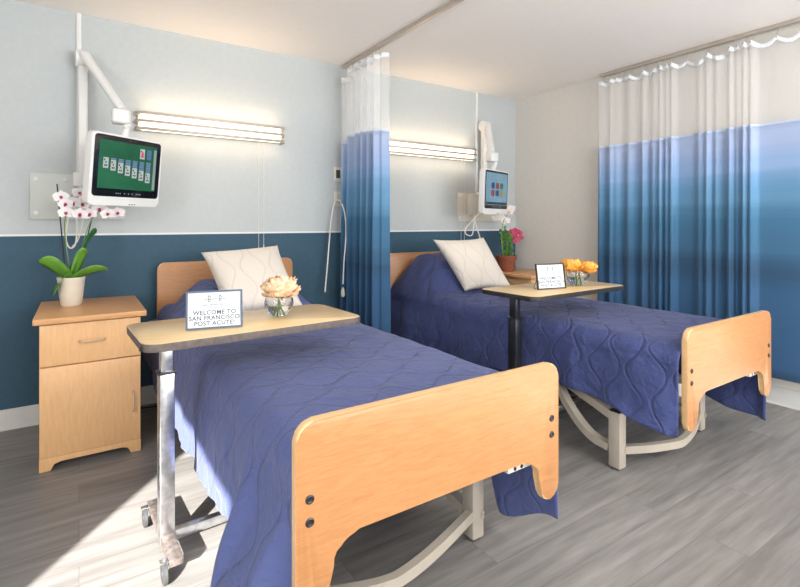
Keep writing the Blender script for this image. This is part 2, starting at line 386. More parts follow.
# ------------------------------------------------------------------ beds
def footboard(bm, xc, d0, d1, top, legz, midz, h):
    r = 0.045; L = []
    L += arcpts(h-r, top-r, r, 0, 90) + arcpts(-h+r, top-r, r, 90, 180)
    lw = 0.082; lr = 0.04
    L += arcpts(-h+lr, legz+lr, lr, 180, 270, 5) + arcpts(-h+lw-lr*0.9, legz+lr*0.9, lr*0.9, 270, 350, 5)
    s0 = (-h+lw+0.004, legz+0.07); s1 = (-h+0.165, midz)
    for i in range(1, 9):
        t = i/8; e = (1-t)**3; f = 3*t*(1-t)**2; g = 3*t*t*(1-t); k = t**3
        L.append((s0[0]*e + (s0[0]+0.012)*f + (s1[0]-0.05)*g + s1[0]*k, s0[1]*e + (s0[1]+0.05)*f + (s1[1])*g + s1[1]*k))
    left = L[14:]
    L += [(-x, z) for x, z in left[::-1]]
    prism(bm, [(xc+x, z) for x, z in L], d0, d1, bev=0.005)

def make_bed(xl, label, hump, qmat, which):
    xc = xl+0.45
    t = thing('hospital_bed', label, 'bed', (xc, -1.3, 0), 'the two adjustable beds with oak end boards')
    # boards
    bm = bmesh.new(); prism(bm, [(xc+x, z) for x, z in rrect(-0.45, 0.45, 0.30, 0.915, 0.045)], 0.075, 0.10, bev=0.005)
    finish('headboard', bm, [M['oak'], M['oak_edge']], t, angle=30)
    bm = bmesh.new(); fx, fh = (0, 0.456) if which == 1 else (0.006, 0.434)
    footboard(bm, xc+fx, 2.455, 2.48, 0.712, 0.27, 0.42, fh)
    fb = finish('footboard', bm, [M['oak'], M['oak_edge']], t, angle=30)
    for sx in (-1, 1):
        for z in (0.532, 0.479):
            bm = bmesh.new()
            lathe(bm, V(xc+fx+sx*(fh-0.034), 2.4795, z), [(0.011, 0), (0.011, 0.002), (0.008, 0.004), (0.0075, 0.003), (0.004, 0.0015), (0, 0.0015)], 16, axis=(0, -1, 0))
            finish('bolt', bm, M['bolt'], fb)
    # mattress
    newbox('mattress', M['mattress'], t, xc-0.425, xc+0.425, 0.14, 2.42, 0.49, 0.618, bev=0.04, seg=4)
    # frame rails and the perforated end channel
    bm = bmesh.new()
    for sx in (-1, 1): box(bm, xc+sx*0.40-0.018, xc+sx*0.40+0.018, 0.102, 2.40, 0.435, 0.485, bev=0.004)
    for d in (0.16, 0.75, 1.35, 1.95): box(bm, xc-0.38, xc+0.38, d-0.02, d+0.02, 0.44, 0.475)
    finish('side_rails', bm, M['beige_metal'], t)
    bm = bmesh.new(); box(bm, xc-0.43, xc+0.43, 2.425, 2.4545, 0.42, 0.475, bev=0.003)
    box(bm, xc+0.25, xc+0.43, 2.43, 2.453, 0.385, 0.43, bev=0.003)
    ec = finish('end_channel', bm, M['cream_plastic'], t)
    for sx in (1,):
        for k in range(2):
            bm = bmesh.new(); x = xc+sx*(0.31-0.03*k); cyl(bm, V(x, 2.4525, 0.395), V(x, 2.4545, 0.395), 0.006, 12)
            finish('hole', bm, M['black'], ec)
    # foot-end legs, bowed cross bar, bowed arms
    lsh = 0 if which == 1 else -0.036
    for lx, nm in ((-0.415, 'l'), (0.36, 'r')):
        bm = bmesh.new(); x = xc+lx+lsh
        box(bm, x-0.028, x+0.028, 2.14, 2.20, 0.008, 0.272, bev=0.006)
        for zz in (0.10, 0.085): cyl(bm, V(x+0.018, 2.199, zz), V(x+0.018, 2.205, zz), 0.007, 10)
        lg = finish('leg', bm, M['beige_metal'], t)
        newbox('foot_pad', M['black'], lg, x-0.018, x+0.018, 2.15, 2.19, 0.0, 0.009)
        newbox('cap', M['black'], lg, x-0.024, x+0.024, 2.143, 2.197, 0.272, 0.277, bev=0.002)
    x0, x1 = xc-0.38+lsh, xc+0.325+lsh
    pts = [V(x0, 2.18, 0.085), V(x0+0.12, 2.235, 0.083), V(x0+0.27, 2.285, 0.083), V(x0+0.36, 2.285, 0.083), V(x0+0.5, 2.26, 0.095), V(x1, 2.19, 0.10)]
    newtube('cross_bar', M['beige_metal'], t, catmull(pts, 6), 0.014, square=True, flat=1.3, up=(0, 0, 1))
    for lx in (-0.415, 0.36):
        x = xc+lx+lsh
        pts = [V(x, 2.134, 0.09), V(x, 2.04, 0.105), V(x, 1.96, 0.155), V(x, 1.89, 0.225), V(x+0.02, 1.80, 0.300), V(x+0.04, 1.62, 0.315), V(x+0.05, 1.40, 0.33)]
        newtube('bowed_arm', M['beige_metal'], t, catmull(pts, 6), 0.017, square=True, flat=1.3, up=(1, 0, 0))
        bm = bmesh.new(); inn = 0.05 if lx < 0 else -0.03
        tube(bm, [V(x, 2.145, 0.25), V(x+inn*0.8, 1.92, 0.300), V(x+inn, 1.75, 0.352), V(x+inn, 1.35, 0.44)], 0.019, square=True, flat=1.2, up=(1, 0, 0))
        finish('upper_arm', bm, M['beige_metal'], t)
        # head-end leg
        bm = bmesh.new(); x = xc+lx*0.92; box(bm, x-0.03, x+0.03, 0.42, 0.48, 0.0, 0.44, bev=0.005); finish('leg', bm, M['beige_metal'], t)
    # lift motor and wheel under the middle
    bm = bmesh.new(); box(bm, xc-0.30, xc+0.02, 1.55, 1.80, 0.20, 0.36, bev=0.02, seg=3)
    mo = finish('lift_motor', bm, M['black'], t)
    bm = bmesh.new(); cyl(bm, V(xc-0.33, 1.78, 0.30), V(xc-0.30, 1.78, 0.30), 0.052, 28); finish('pulley', bm, M['rubber'], mo)
    newtube('actuator', M['beige_metal'], t, [V(xc-0.05, 1.54, 0.27), V(xc-0.05, 1.0, 0.33)], 0.02)
    newbox('torsion_bar', M['black_metal'], t, x0, xc+0.33, 1.90, 1.93, 0.30, 0.335, bev=0.004)
    # ------ bedspread: a separate thing lying on the bed
    sig = 1 if which == 1 else 2
    top = 0.632
    def crown(tx, s):
        hz = 0
        a = sstep(0.0 if hump > .2 else 0.09, 0.24, s)*(1-sstep(0.50, 0.80 if hump > .2 else 0.74, s))
        bx = 1-sstep(0.20, 0.47 if hump > .2 else 0.44, abs(tx))
        hz += hump*a*bx*(1+0.12*fbm(tx*4, s*5, sig))
        return hz
    if which == 1:
        def hemz(side, s):
            if side < 0:
                z = 0.215 + 0.02*math.sin(s*4) + 0.06*sstep(1.85, 2.14, s) - 0.27*sstep(2.17, 2.26, s)
                if s < 0.7: z += 0.10*sstep(0.7, 0.2, s)
                return max(z, 0.03)
            return 0.27 + 0.015*math.sin(5*s) - 0.19*sstep(2.12, 2.2, s) + 0.09*sstep(2.2, 2.43, s)
    else:
        def hemz(side, s):
            if side < 0: return 0.24 + 0.075*sstep(0.9, 1.9, s) + 0.006*math.sin(s*4+1) - 0.012*sstep(1.9, 2.2, s) - 0.026*sstep(2.2, 2.27, s) - 0.020*sstep(2.26, 2.43, s)
            return 0.17 + 0.02*math.sin(4*s+1) - 0.03*sstep(2.1, 2.3, s)
    bm = bmesh.new(); NS = 200; rows = []; uvs = []
    r = 0.075; hw = 0.452; s0, s1 = 0.115, 2.452
    for i in range(NS+1):
        s = s0 + (s1-s0)*i/NS; row = []; uv = []
        for side in (-1, 1):
            seq = []; uvq = []
            z_h = hemz(side, s); zt = top - r
            drop = zt - z_h
            NSd = 34
            flare = 0.02
            for k in range(NSd, 0, -1):
                q = k/NSd
                z = zt - drop*q; amp = 0.010 + 0.018*q
                off = flare*q + amp*(fbm(s*6+side*9, q*1.2, sig*3.1) + 0.22*fbm(s*17, q*2.5, sig+7+side))
                if which == 1 and side < 0:
                    off += 0.15*sstep(2.08, 2.33, s)*(1-0.85*sstep(2.36, 2.447, s))*sstep(0.15, 0.9, q) + 0.055*sstep(0.8, 0.25, s)*(1-q*0.4) + 0.02*sstep(0, .4, q)
                    off += 0.012*math.sin(s*21)*sstep(2.1, 2.3, s)*q
                if which == 2 and side < 0:
                    off += 0.05*sstep(1.0, 0.4, s)*sstep(0, 0.5, q) + 0.03*sstep(2.0, 2.4, s)*q + 0.008*math.sin(s*22+q*2)*sstep(1.9, 2.2, s)*q
                if which == 1 and side > 0: off = min(off, 0.02) + 0.02*sstep(2.1, 2.4, s)*q
                if side < 0 or which == 2: off *= 1-0.96*sstep(2.395, 2.447, s)
                off = max(off, -0.002)
                seq.append((side*(hw+off), z)); uvq.append(side*(hw-r + r*PI/2 + drop*q))
            for k in range(8, 0, -1):
                a = k/8*PI/2; seq.append((side*(hw-r+r*math.sin(a)), top-r+r*math.cos(a))); uvq.append(side*(hw-r+r*a))
            if side < 0: A, UA = seq, uvq
            else: B, UB = seq[::-1], uvq[::-1]
        mid = []; um = []
        NT = 76
        for k in range(NT+1):
            tx = -(hw-r) + 2*(hw-r)*k/NT; mid.append((tx, top)); um.append(tx)
        full = A + mid + B; uf = UA + um + UB
        for (x, z), u in zip(full, uf):
            ed = 1-sstep(0.30, 0.46, abs(x))
            hz = crown(x, s) if abs(u) < 0.62 else 0
            if abs(x) < hw+0.01 and z > top-0.02:
                hz += 0.012*ed + 0.005*fbm(x*5, s*5, sig) + 0.003*fbm(x*14, s*11, sig+2)
                # long soft wrinkles below the cushion
                hz += 0.007*math.sin(s*38+3*fbm(x*3, s*2, 1)*3)*sstep(0.75, 0.9, s)*(1-sstep(1.1, 1.3, s))*ed
            # folds where the spread is pulled over the pillow
            if s < 1.0: hz += (0.022*fbm(x*7+s*5, s*6, sig+5) + 0.010*fbm(x*16-s*9, s*15, sig+8))*sstep(1.0, 0.5, s)
            row.append(V(xc+x, s, z+hz)); uv.append((u, s))
        rows.append(row); uvs.append(uv)
    sheet(bm, rows, uvs)
    bs = finish('bedspread', bm, qmat, None, angle=180, recalc=False)
    md = bs.modifiers.new('thickness', 'SOLIDIFY'); md.thickness = 0.005; md.offset = -1
    return t, bs
bed1, bs1 = make_bed(0.416, 'adjustable bed with oak end boards in front, its large footboard nearest the viewer', 0.15, M['navy'], 1)
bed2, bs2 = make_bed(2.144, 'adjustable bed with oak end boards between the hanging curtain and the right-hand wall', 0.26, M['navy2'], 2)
tag(bs1, 'navy quilted bedspread on the front bed, under the welcome sign table at left', 'bedspread', 'navy quilted bedspreads')
tag(bs2, 'navy quilted bedspread on the far right bed, heaped over a pillow at the head', 'bedspread', 'navy quilted bedspreads')

def cushion(name, TL, TR, BL, BR, T, label):
    TL, TR, BL, BR = [V(*p) for p in (TL, TR, BL, BR)]
    nrm = (TR-TL).cross(BL-TL).normalized()
    if nrm.y > 0: nrm = -nrm
    n = 36; bm = bmesh.new()
    wd = (TR-TL).length; ht = (BL-TL).length
    def pt(u, v, sg):
        uu = u*(1-0.10*(1-v*v)*abs(u)**2); vv = v*(1-0.10*(1-u*u)*abs(v)**2)
        a = (uu+1)/2; b = (vv+1)/2
        p = (TL*(1-a)+TR*a)*(1-b) + (BL*(1-a)+BR*a)*b
        th = T*(max(0, (1-u*u)*(1-v*v)))**0.42*(1+0.06*fbm(u*2, v*2, sg+TL.x))
        return p + nrm*sg*th
    for sg in (1, -1):
        g = [[pt(-1+2*i/n, -1+2*j/n, sg) for j in range(n+1)] for i in range(n+1)]
        uv = [[(2*j/n*ht/2, (2*i/n)*wd/2) for j in range(n+1)] for i in range(n+1)]
        if sg < 0: g = g[::-1]; uv = uv[::-1]
        sheet(bm, g, uv)
    bmesh.ops.remove_doubles(bm, verts=bm.verts, dist=0.0004)
    return tag(finish('throw_pillow', bm, M['linen'], None, angle=180), label, 'pillow', 'cream quilted throw pillows')
cushion('p', (0.597, 0.50, 0.998), (1.07, 0.48, 1.027), (0.665, 0.79, 0.66), (1.13, 0.78, 0.66), 0.085,
        'cream quilted throw pillow leaning at the head of the front bed, behind the peach flower')
cushion('p', (2.25, 0.58, 1.045), (2.72, 0.64, 1.055), (2.38, 0.80, 0.665), (2.755, 0.92, 0.665), 0.075,
        'cream quilted throw pillow leaning against the heaped spread of the far right bed')

# ------------------------------------------------------------------ overbed tables
def overbed(cx, cd, rot, label, metal, edge, hl, cx0, dh):
    c = Vector((cx, -cd, 0)); t = thing('overbed_table', label, 'table', c, 'overbed tables with laminate tops', rot=rot)
    R = Matrix.Translation(c) @ Matrix.Rotation(rot, 4, 'Z')
    def part(name, bm, mat, par=None):
        for v in bm.verts: v.co = R @ v.co
        return finish(name, bm, mat, par or t, angle=30)
    bm = bmesh.new(); prism(bm, rrect(-hl, hl, -0.20, 0.20, 0.05, 8), 0.774, 0.799, bev=0.003, mi_face=0, mi_edge=1, plane='XD')
    tp = part('tabletop', bm, [M['table'], edge])
    bm = bmesh.new(); cyl(bm, (-hl-0.005, -0.16, 0.782), (-hl+0.002, -0.16, 0.782), 0.006, 10); part('lock_button', bm, M['black'], tp)
    bm = bmesh.new(); box(bm, -0.33, 0.10, -0.045-0.05, 0.045-0.05, 0.757, 0.7715, bev=0.003); part('top_bracket', bm, M['black_metal'])
    dd = -0.045
    bm = bmesh.new(); box(bm, cx0-0.019, cx0+0.019, dd-dh+0.006, dd+dh-0.006, 0.60, 0.757, bev=0.004); part('inner_column', bm, metal)
    bm = bmesh.new(); box(bm, cx0-0.025, cx0+0.025, dd-dh, dd+dh, 0.05, 0.640, bev=0.005); col = part('outer_column', bm, metal)
    bm = bmesh.new(); box(bm, cx0-0.030, cx0+0.030, dd-dh-0.003, dd+dh+0.003, 0.640, 0.648, bev=0.002); part('collar', bm, M['black_metal'], col)
    bm = bmesh.new(); box(bm, cx0-0.022, cx0+0.022, dd-0.25, dd+0.17, 0.052, 0.078, bev=0.003); part('foot_bar', bm, M['rust'] if metal is M['chrome'] else metal)
    bm = bmesh.new(); box(bm, cx0+0.023, cx0+0.62, dd-0.016, dd+0.016, 0.045, 0.078, bev=0.003); part('cross_bar', bm, M['chrome'])
    bm = bmesh.new(); box(bm, cx0+0.60, cx0+0.64, dd-0.22, dd+0.17, 0.052, 0.078, bev=0.003); part('foot_bar', bm, M['rust'])
    for (x, d) in ((cx0-0.034, dd-0.215), (cx0-0.034, dd+0.155), (cx0+0.652, dd-0.19), (cx0+0.652, dd+0.15)):
        bm = bmesh.new(); lathe(bm, Vector((x-0.009, -d, 0.035)), [(0, 0), (0.012, 0), (0.013, .002), (0.031, 0.002), (0.035, 0.004), (0.035, 0.014), (0.031, 0.016), (0.013, 0.016), (0.012, 0.018), (0, 0.018)], 24, axis=(1, 0, 0))
        ca = part('caster', bm, M['rubber'])
        bm = bmesh.new(); box(bm, x-0.014, x+0.014, d-0.012, d+0.012, 0.0705, 0.076, bev=0.002); box(bm, min(x, cx0 if x < cx0 else cx0+0.62)+0.005, max(x, cx0-0.02 if x < cx0 else x)-0.0, d-0.006, d+0.006, 0.066, 0.072)
        part('fork', bm, M['chrome'], ca)
    return t
overbed(0.542, 1.67, 0.05, 'overbed table with chrome post and peach flower, over the front bed', M['chrome'], M['edge'], 0.392, -0.283, 0.024)
overbed(2.305, 1.675, 0.03, 'overbed table with dark post and orange flowers, over the far right bed', M['black_metal'], M['edge2'], 0.418, -0.29, 0.03)

# ------------------------------------------------------------------ nightstands
def nightstand(xa, label):
    t = thing('nightstand', label, 'nightstand', (xa+0.207, -0.42, 0), 'maple nightstands beside the beds')
    x0, x1 = xa, xa+0.422; F = 0.71
    bm = bmesh.new()
    box(bm, x0, x1, 0.13, F-0.018, 0.062, 0.693)
    ft = 0.03
    finish('body', bm, M['maple'], t)
    # bracket plinth: an outline with feet
    def plinth(a, b): return [(a, 0), (a+0.045, 0), (a+0.05, 0.012), (a+0.058, 0.03), (a+0.085, 0.038), (b-0.085, 0.038), (b-0.058, 0.03), (b-0.05, 0.012), (b-0.045, 0), (b, 0), (b, 0.062), (a, 0.062)]
    bm = bmesh.new(); prism(bm, plinth(x0, x1), F-0.018, F, bev=0.0015, mi_edge=0); prism(bm, plinth(x0, x1), 0.13, 0.148, bev=0.0015, mi_edge=0)
    for xx in (x0, x1-0.016): box(bm, xx, xx+0.016, 0.15, F-0.02, 0.0, 0.062)
    finish('plinth', bm, M['maple'], t, angle=25)
    bm = bmesh.new(); prism(bm, rrect(x0-0.024, x1+0.024, 0.10, F+0.022, 0.006, 3), 0.694, 0.722, bev=0.003, mi_edge=0, plane='XD')
    finish('top', bm, M['maple_top'], t, angle=25)
    dr = newbox('drawer', M['maple'], t, x0+0.002, x1-0.002, F-0.017, F+0.001, 0.4935, 0.688, bev=0.002)
    dx = (x0+x1)/2
    newtube('pull_handle', M['alu_h'], dr, catmull([V(dx-0.052, F+0.001, 0.598), V(dx-0.05, F+0.018, 0.598), V(dx-0.038, F+0.024, 0.598), V(dx+0.038, F+0.024, 0.598), V(dx+0.05, F+0.018, 0.598), V(dx+0.052, F+0.001, 0.598)], 4), 0.0055)
    do = newbox('door', M['maple'], t, x0+0.002, x1-0.002, F-0.017, F+0.001, 0.0635, 0.4875, bev=0.002)
    hx = x1-0.035
    newtube('pull_handle', M['alu_h'], do, catmull([V(hx, F+0.001, 0.212), V(hx, F+0.018, 0.215), V(hx, F+0.024, 0.226), V(hx, F+0.024, 0.298), V(hx, F+0.018, 0.309), V(hx, F+0.001, 0.312)], 4), 0.0045)
    return t
M['alu_h'] = plain('brushed_gold_handle', srgb(214, 190, 158), 0.3, 0.6)
nightstand(-0.156, 'maple nightstand with drawer and door in the left corner of the view, under the orchid')
nightstand(3.20, 'maple nightstand in the far corner, mostly hidden behind the far right bed')

# ------------------------------------------------------------------ signs
M['paper'] = plain('sign_paper', srgb(206, 214, 220), 0.35, var=0.01)
M['ink'] = plain('dark_print', srgb(70, 78, 92), 0.6); M['ink2'] = plain('grey_print', srgb(100, 108, 122), 0.6)
def serif_text(body, size, loc_m, parent, name, mat, serifs=True):
    cu = bpy.data.curves.new(name, 'FONT'); cu.body = body; cu.size = size; cu.align_x = 'CENTER'; cu.extrude = 0.0002; cu.offset = size*0.022; cu.space_character = 1.08
    o = bpy.data.objects.new(name, cu); COL.objects.link(o)
    dg = bpy.context.evaluated_depsgraph_get(); me = bpy.data.meshes.new_from_object(o.evaluated_get(dg))
    bpy.data.objects.remove(o); me.materials.clear(); me.materials.append(mat)
    me.transform(loc_m); q = bpy.data.objects.new(name, me); COL.objects.link(q)
    q.parent = parent; q.matrix_parent_inverse = parent_world(parent).inverted(); return q
def sign(bl, br, h, label, fmat):
    a = V(*bl); b = V(*br); ux = (b-a).normalized(); wv = (b-a).length
    nz = Vector((ux.y, -ux.x, 0)); 
    if nz.y > 0: nz = -nz
    lean = math.radians(9); uz = (Vector((0, 0, 1))*math.cos(lean) - nz*math.sin(lean)).normalized(); nn = ux.cross(uz).normalized()
    if nn.y > 0: nn = -nn
    Mx = Matrix(((ux.x, uz.x, nn.x, a.x), (ux.y, uz.y, nn.y, a.y), (ux.z, uz.z, nn.z, a.z+0.0015), (0, 0, 0, 1)))
    t = thing('sign_frame', label, 'sign', (a+b)/2, 'framed welcome signs')
    def mk(name, bm, mat, par=None):
        for v in bm.verts: v.co = Mx @ v.co
        return finish(name, bm, mat, par or t, smooth=False)
    def pb(bm, x0, x1, y0, y1, z0, z1):
        vs = bmesh.ops.create_cube(bm, size=1)['verts']
        for v in vs: v.co = Vector(((x0+x1)/2+v.co.x*(x1-x0), (y0+y1)/2+v.co.y*(y1-y0), (z0+z1)/2+v.co.z*(z1-z0)))
    f = 0.0065; bm = bmesh.new()
    pb(bm, 0, wv, 0, f, -0.004, 0.006); pb(bm, 0, wv, h-f, h, -0.004, 0.006); pb(bm, 0, f, f, h-f, -0.004, 0.006); pb(bm, wv-f, wv, f, h-f, -0.004, 0.006)
    mk('frame', bm, fmat)
    bm = bmesh.new(); pb(bm, f, wv-f, f, h-f, -0.003, 0.001); pa = mk('sheet', bm, M['paper'])
    bm = bmesh.new(); pb(bm, 0.002, wv-0.002, 0.002, h-0.002, -0.0065, -0.004); mk('backing', bm, M['black'])
    P0 = Mx
    for k, (s, sz, y, mt) in enumerate((('WELCOME TO', h*0.155, h*0.375, 'ink'), ('SAN FRANCISCO', h*0.155, h*0.235, 'ink'), ('POST ACUTE!', h*0.155, h*0.095, 'ink'),
                                         ('SAN FRANCISCO', h*0.075, h*0.60, 'ink2'), ('POST ACUTE', h*0.06, h*0.535, 'ink2'))):
        serif_text(s, sz, P0 @ Matrix.Translation((wv/2, y, 0.0012)), pa, 'lettering', M[mt])
    # bridge emblem: two towers, cables, deck
    bm = bmesh.new(); c = wv/2; y0 = h*0.69
    for sx in (-1, 1):
        for e in (-0.003, 0.003): pb(bm, c+sx*0.018+e-0.0009, c+sx*0.018+e+0.0009, y0, y0+h*0.19, 0.001, 0.0016)
        for q in (0.15, 0.5, 0.85): pb(bm, c+sx*0.018-0.004, c+sx*0.018+0.004, y0+h*0.19*q-0.0007, y0+h*0.19*q+0.0007, 0.001, 0.0016)
    pb(bm, c-0.034, c+0.034, y0+h*0.07, y0+h*0.07+0.0014, 0.001, 0.0016)
    for i in range(12):
        x = -0.018+0.036*(i+0.5)/12; yy = y0+h*0.09+h*0.09*(x/0.018)**2; pb(bm, c+x-0.0015, c+x+0.0015, yy-0.0006, yy+0.0006, 0.001, 0.0016)
        for sx in (-1, 1):
            xq = 0.018+0.016*(i+0.5)/12; yy = y0+h*0.18-h*0.11*(xq-0.018)/0.016; pb(bm, c+sx*xq-0.0009, c+sx*xq+0.0009, yy-0.0008, yy+0.0008, 0.001, 0.0016)
    mk('emblem', bm, M['ink'], pa)
    # wire easel behind
    bm = bmesh.new(); Q = lambda x, y, z: Mx @ Vector((x, y, z))
    base = lambda x, z: Vector((*(Mx @ Vector((x, 0, z))).xy, 0.8015+0.0006))
    tube(bm, catmull([Q(0.02, h*0.8, -0.008), Q(0.015, h*0.4, -0.020), base(0.012, -0.045), base(wv*0.5, -0.05), base(wv-0.012, -0.045), Q(wv-0.015, h*0.4, -0.020), Q(wv-0.02, h*0.8, -0.008)], 6), 0.0016, seg=6)
    finish('easel_wire', bm, M['black_metal'], t)
    return t
M['frame_grey'] = plain('blue_grey_frame', srgb(84, 98, 116), 0.4, 0.3); M['frame_blk'] = plain('black_frame', srgb(34, 34, 38), 0.35, 0.2)
sign((0.305, 1.735, 0.7995), (0.487, 1.775, 0.7995), 0.132, 'framed white welcome sign in a blue-grey frame on the front overbed table', M['frame_grey'])
sign((2.112, 1.715, 0.7995), (2.305, 1.752, 0.7995), 0.142, 'framed white welcome sign in a black frame on the far overbed table', M['frame_blk'])

# ------------------------------------------------------------------ flowers in bowls
def petal_grid(bm, base, axis, up, L, W, cup, ruffle, seed, n=6):
    axis = axis.normalized(); side = axis.cross(up).normalized(); up = side.cross(axis).normalized()
    g = []
    for i in range(n+1):
        v = i/n; row = []
        wd = W*math.sin(PI*min(1, 0.12+0.80*v))**0.7
        for j in range(n+1):
            u = -1+2*j/n
            p = base + axis*(L*v*(1-0.10*u*u)) + side*(wd*u*0.5) + up*(cup*L*(0.9*v*v + 0.35*u*u*v)) 
            p += up*ruffle*fbm(u*3+seed, v*4, seed*1.7)*v + axis*ruffle*fbm(u*5, seed, v*2)*v
            row.append(p)
        g.append(row)
    sheet(bm, g)
def bloom(c, R, mat, label, group, rnd, flat=0.8, vb=None):
    bm = bmesh.new(); c = Vector(c)
    layers = [(4, 0.25, 0.42, 0.9), (6, 0.5, 0.58, 0.75), (8, 0.8, 0.72, 0.62), (9, 1.1, 0.84, 0.55), (10, 1.4, 0.94, 0.5), (11, 1.75, 1.0, 0.5), (10, 2.1, 0.96, 0.5), (8, 2.45, 0.85, 0.5)]
    for li, (n, pol, rr, wz) in enumerate(layers):
        for k in range(n):
            az = 2*PI*(k+0.37*li)/n + rnd.uniform(-0.2, 0.2); po = pol + rnd.uniform(-0.15, 0.15); sd_ = rnd.uniform(0, 60); g = []
            rs = R*rr*rnd.uniform(0.92, 1.08)
            for i in range(8):
                v = i/7; row = []
                for j in range(9):
                    u = -1+j/4; a_ = az + u*wz*(0.45+0.65*math.sin(PI*min(1, 0.15+0.6*v)))/max(0.55, math.sin(po))
                    p_ = po + 0.55 - 0.95*v + 0.16*u*u*v
                    rad = rs*(0.62+0.40*v) + R*0.24*fbm(u*2.6+sd_, v*2, sd_)*v + R*0.09*math.sin(u*8+sd_)*v*v
                    row.append(c + Vector((math.sin(p_)*math.cos(a_), math.sin(p_)*math.sin(a_), math.cos(p_)))*rad)
                g.append(row)
            sheet(bm, g)
    for v in bm.verts: v.co.z = c.z + (v.co.z-c.z)*flat
    o = finish('flower', bm, mat, None, angle=180); tag(o, label, 'flower', group)
    return o
def petal_mat(name, c1, c2):
    m, nt, b = newmat(name); tc = N(nt, 'ShaderNodeTexCoord'); nz = N(nt, 'ShaderNodeTexNoise'); nz.inputs['Scale'].default_value = 35
    nt.links.new(tc.outputs['Object'], nz.inputs[0]); nt.links.new(ramp(nt, nz.outputs[0], [(0.3, c1), (0.7, c2)]), b.inputs['Base Color'])
    b.inputs['Roughness'].default_value = 0.6; b.inputs['Subsurface Weight'].default_value = 0.25; b.inputs['Subsurface Radius'].default_value = (0.02, 0.012, 0.008)
    b.inputs['Subsurface Scale'].default_value = 0.3
    return m
M['peach'] = petal_mat('peach_petals', srgb(242, 200, 162), srgb(248, 220, 188))
M['orange'] = petal_mat('orange_petals', srgb(240, 160, 62), srgb(250, 190, 92))
M['leaf'] = plain('bright_leaf', srgb(96, 148, 52), 0.35, var=0.25, scale=18); M['leaf_d'] = plain('dark_leaf', srgb(42, 104, 48), 0.35, var=0.25, scale=18)
M['stem'] = plain('green_stem', srgb(110, 140, 80), 0.5, var=0.15); M['stick'] = plain('dark_stake', srgb(34, 34, 36), 0.5)
def bowl(c, r, label):
    c = Vector(c); t = thing('glass_bowl_vase', label, 'vase', c, 'round glass bowl vases')
    bm = bmesh.new(); prof = []
    for i in range(15):
        a = -PI/2 + 0.35 + (PI-0.95)*i/14; prof.append((r*math.cos(a), r*0.93+r*math.sin(a)))
    z0 = prof[0][1]; prof = [(0, 0.0)] + [(p, z-z0) for p, z in prof]
    prof += [(prof[-1][0]+0.001, prof[-1][1]+0.006)]
    inner = [(max(0, p-0.0022), z+0.0022) for p, z in prof[1:]][::-1] + [(0, 0.0022)]
    lathe(bm, c+Vector((0, 0, 0.0006)), prof + inner, 36); finish('glass', bm, M['glass'], t, angle=60)
    bm = bmesh.new(); k = max(i for i, (p, z) in enumerate(prof) if z < r*0.9)
    wp = [(0, 0.003)] + [(max(0, p-0.0030), max(0.0032, z)) for p, z in prof[1:k+1]]
    wp += [(0, wp[-1][1])]; lathe(bm, c+Vector((0, 0, 0.0006)), wp, 36); finish('water', bm, M['water'], t, angle=60)
    return t
rnd = random.Random(3)
def stems(o, c, top, n, r):
    bm = bmesh.new(); c = Vector(c)
    for k in range(n):
        a = 2*PI*k/n+0.4; b = c+Vector((r*0.5*math.cos(a), r*0.5*math.sin(a), 0.006))
        tube(bm, catmull([b, c+Vector((0.004*math.cos(a), 0.004*math.sin(a), (top-c.z)*0.5)), Vector((c.x, c.y, top))], 4), 0.0022, seg=6)
    finish('stem', bm, M['stem'], o)
b1 = (0.663, -1.655, 0.80); bowl(b1, 0.056, 'round clear glass bowl with water beside the welcome sign, holding the peach flower')
f1 = bloom((0.668, -1.655, 0.912), 0.070, M['peach'], 'large ruffled peach flower in the glass bowl on the front table', None, rnd, 0.85)
stems(f1, b1, 0.89, 6, 0.05)
b2 = (2.455, -1.72, 0.80); bowl(b2, 0.066, 'round clear glass bowl behind the far welcome sign, holding orange flowers')
for k, (dx, dd, z, r, lb) in enumerate(((-0.046, -0.012, 0.920, 0.060, 'orange ruffled flower at left of the far glass bowl'),
                              (0.043, 0.03, 0.908, 0.058, 'orange ruffled flower at right of the far glass bowl, drooping over its rim'))):
    f = bloom((b2[0]+dx, b2[1]-dd, z), r, M['orange'], lb, 'orange flowers in the far bowl', rnd, 0.85)
    stems(f, (b2[0]+dx*0.3, b2[1], 0.80), 0.90, 3, 0.04)

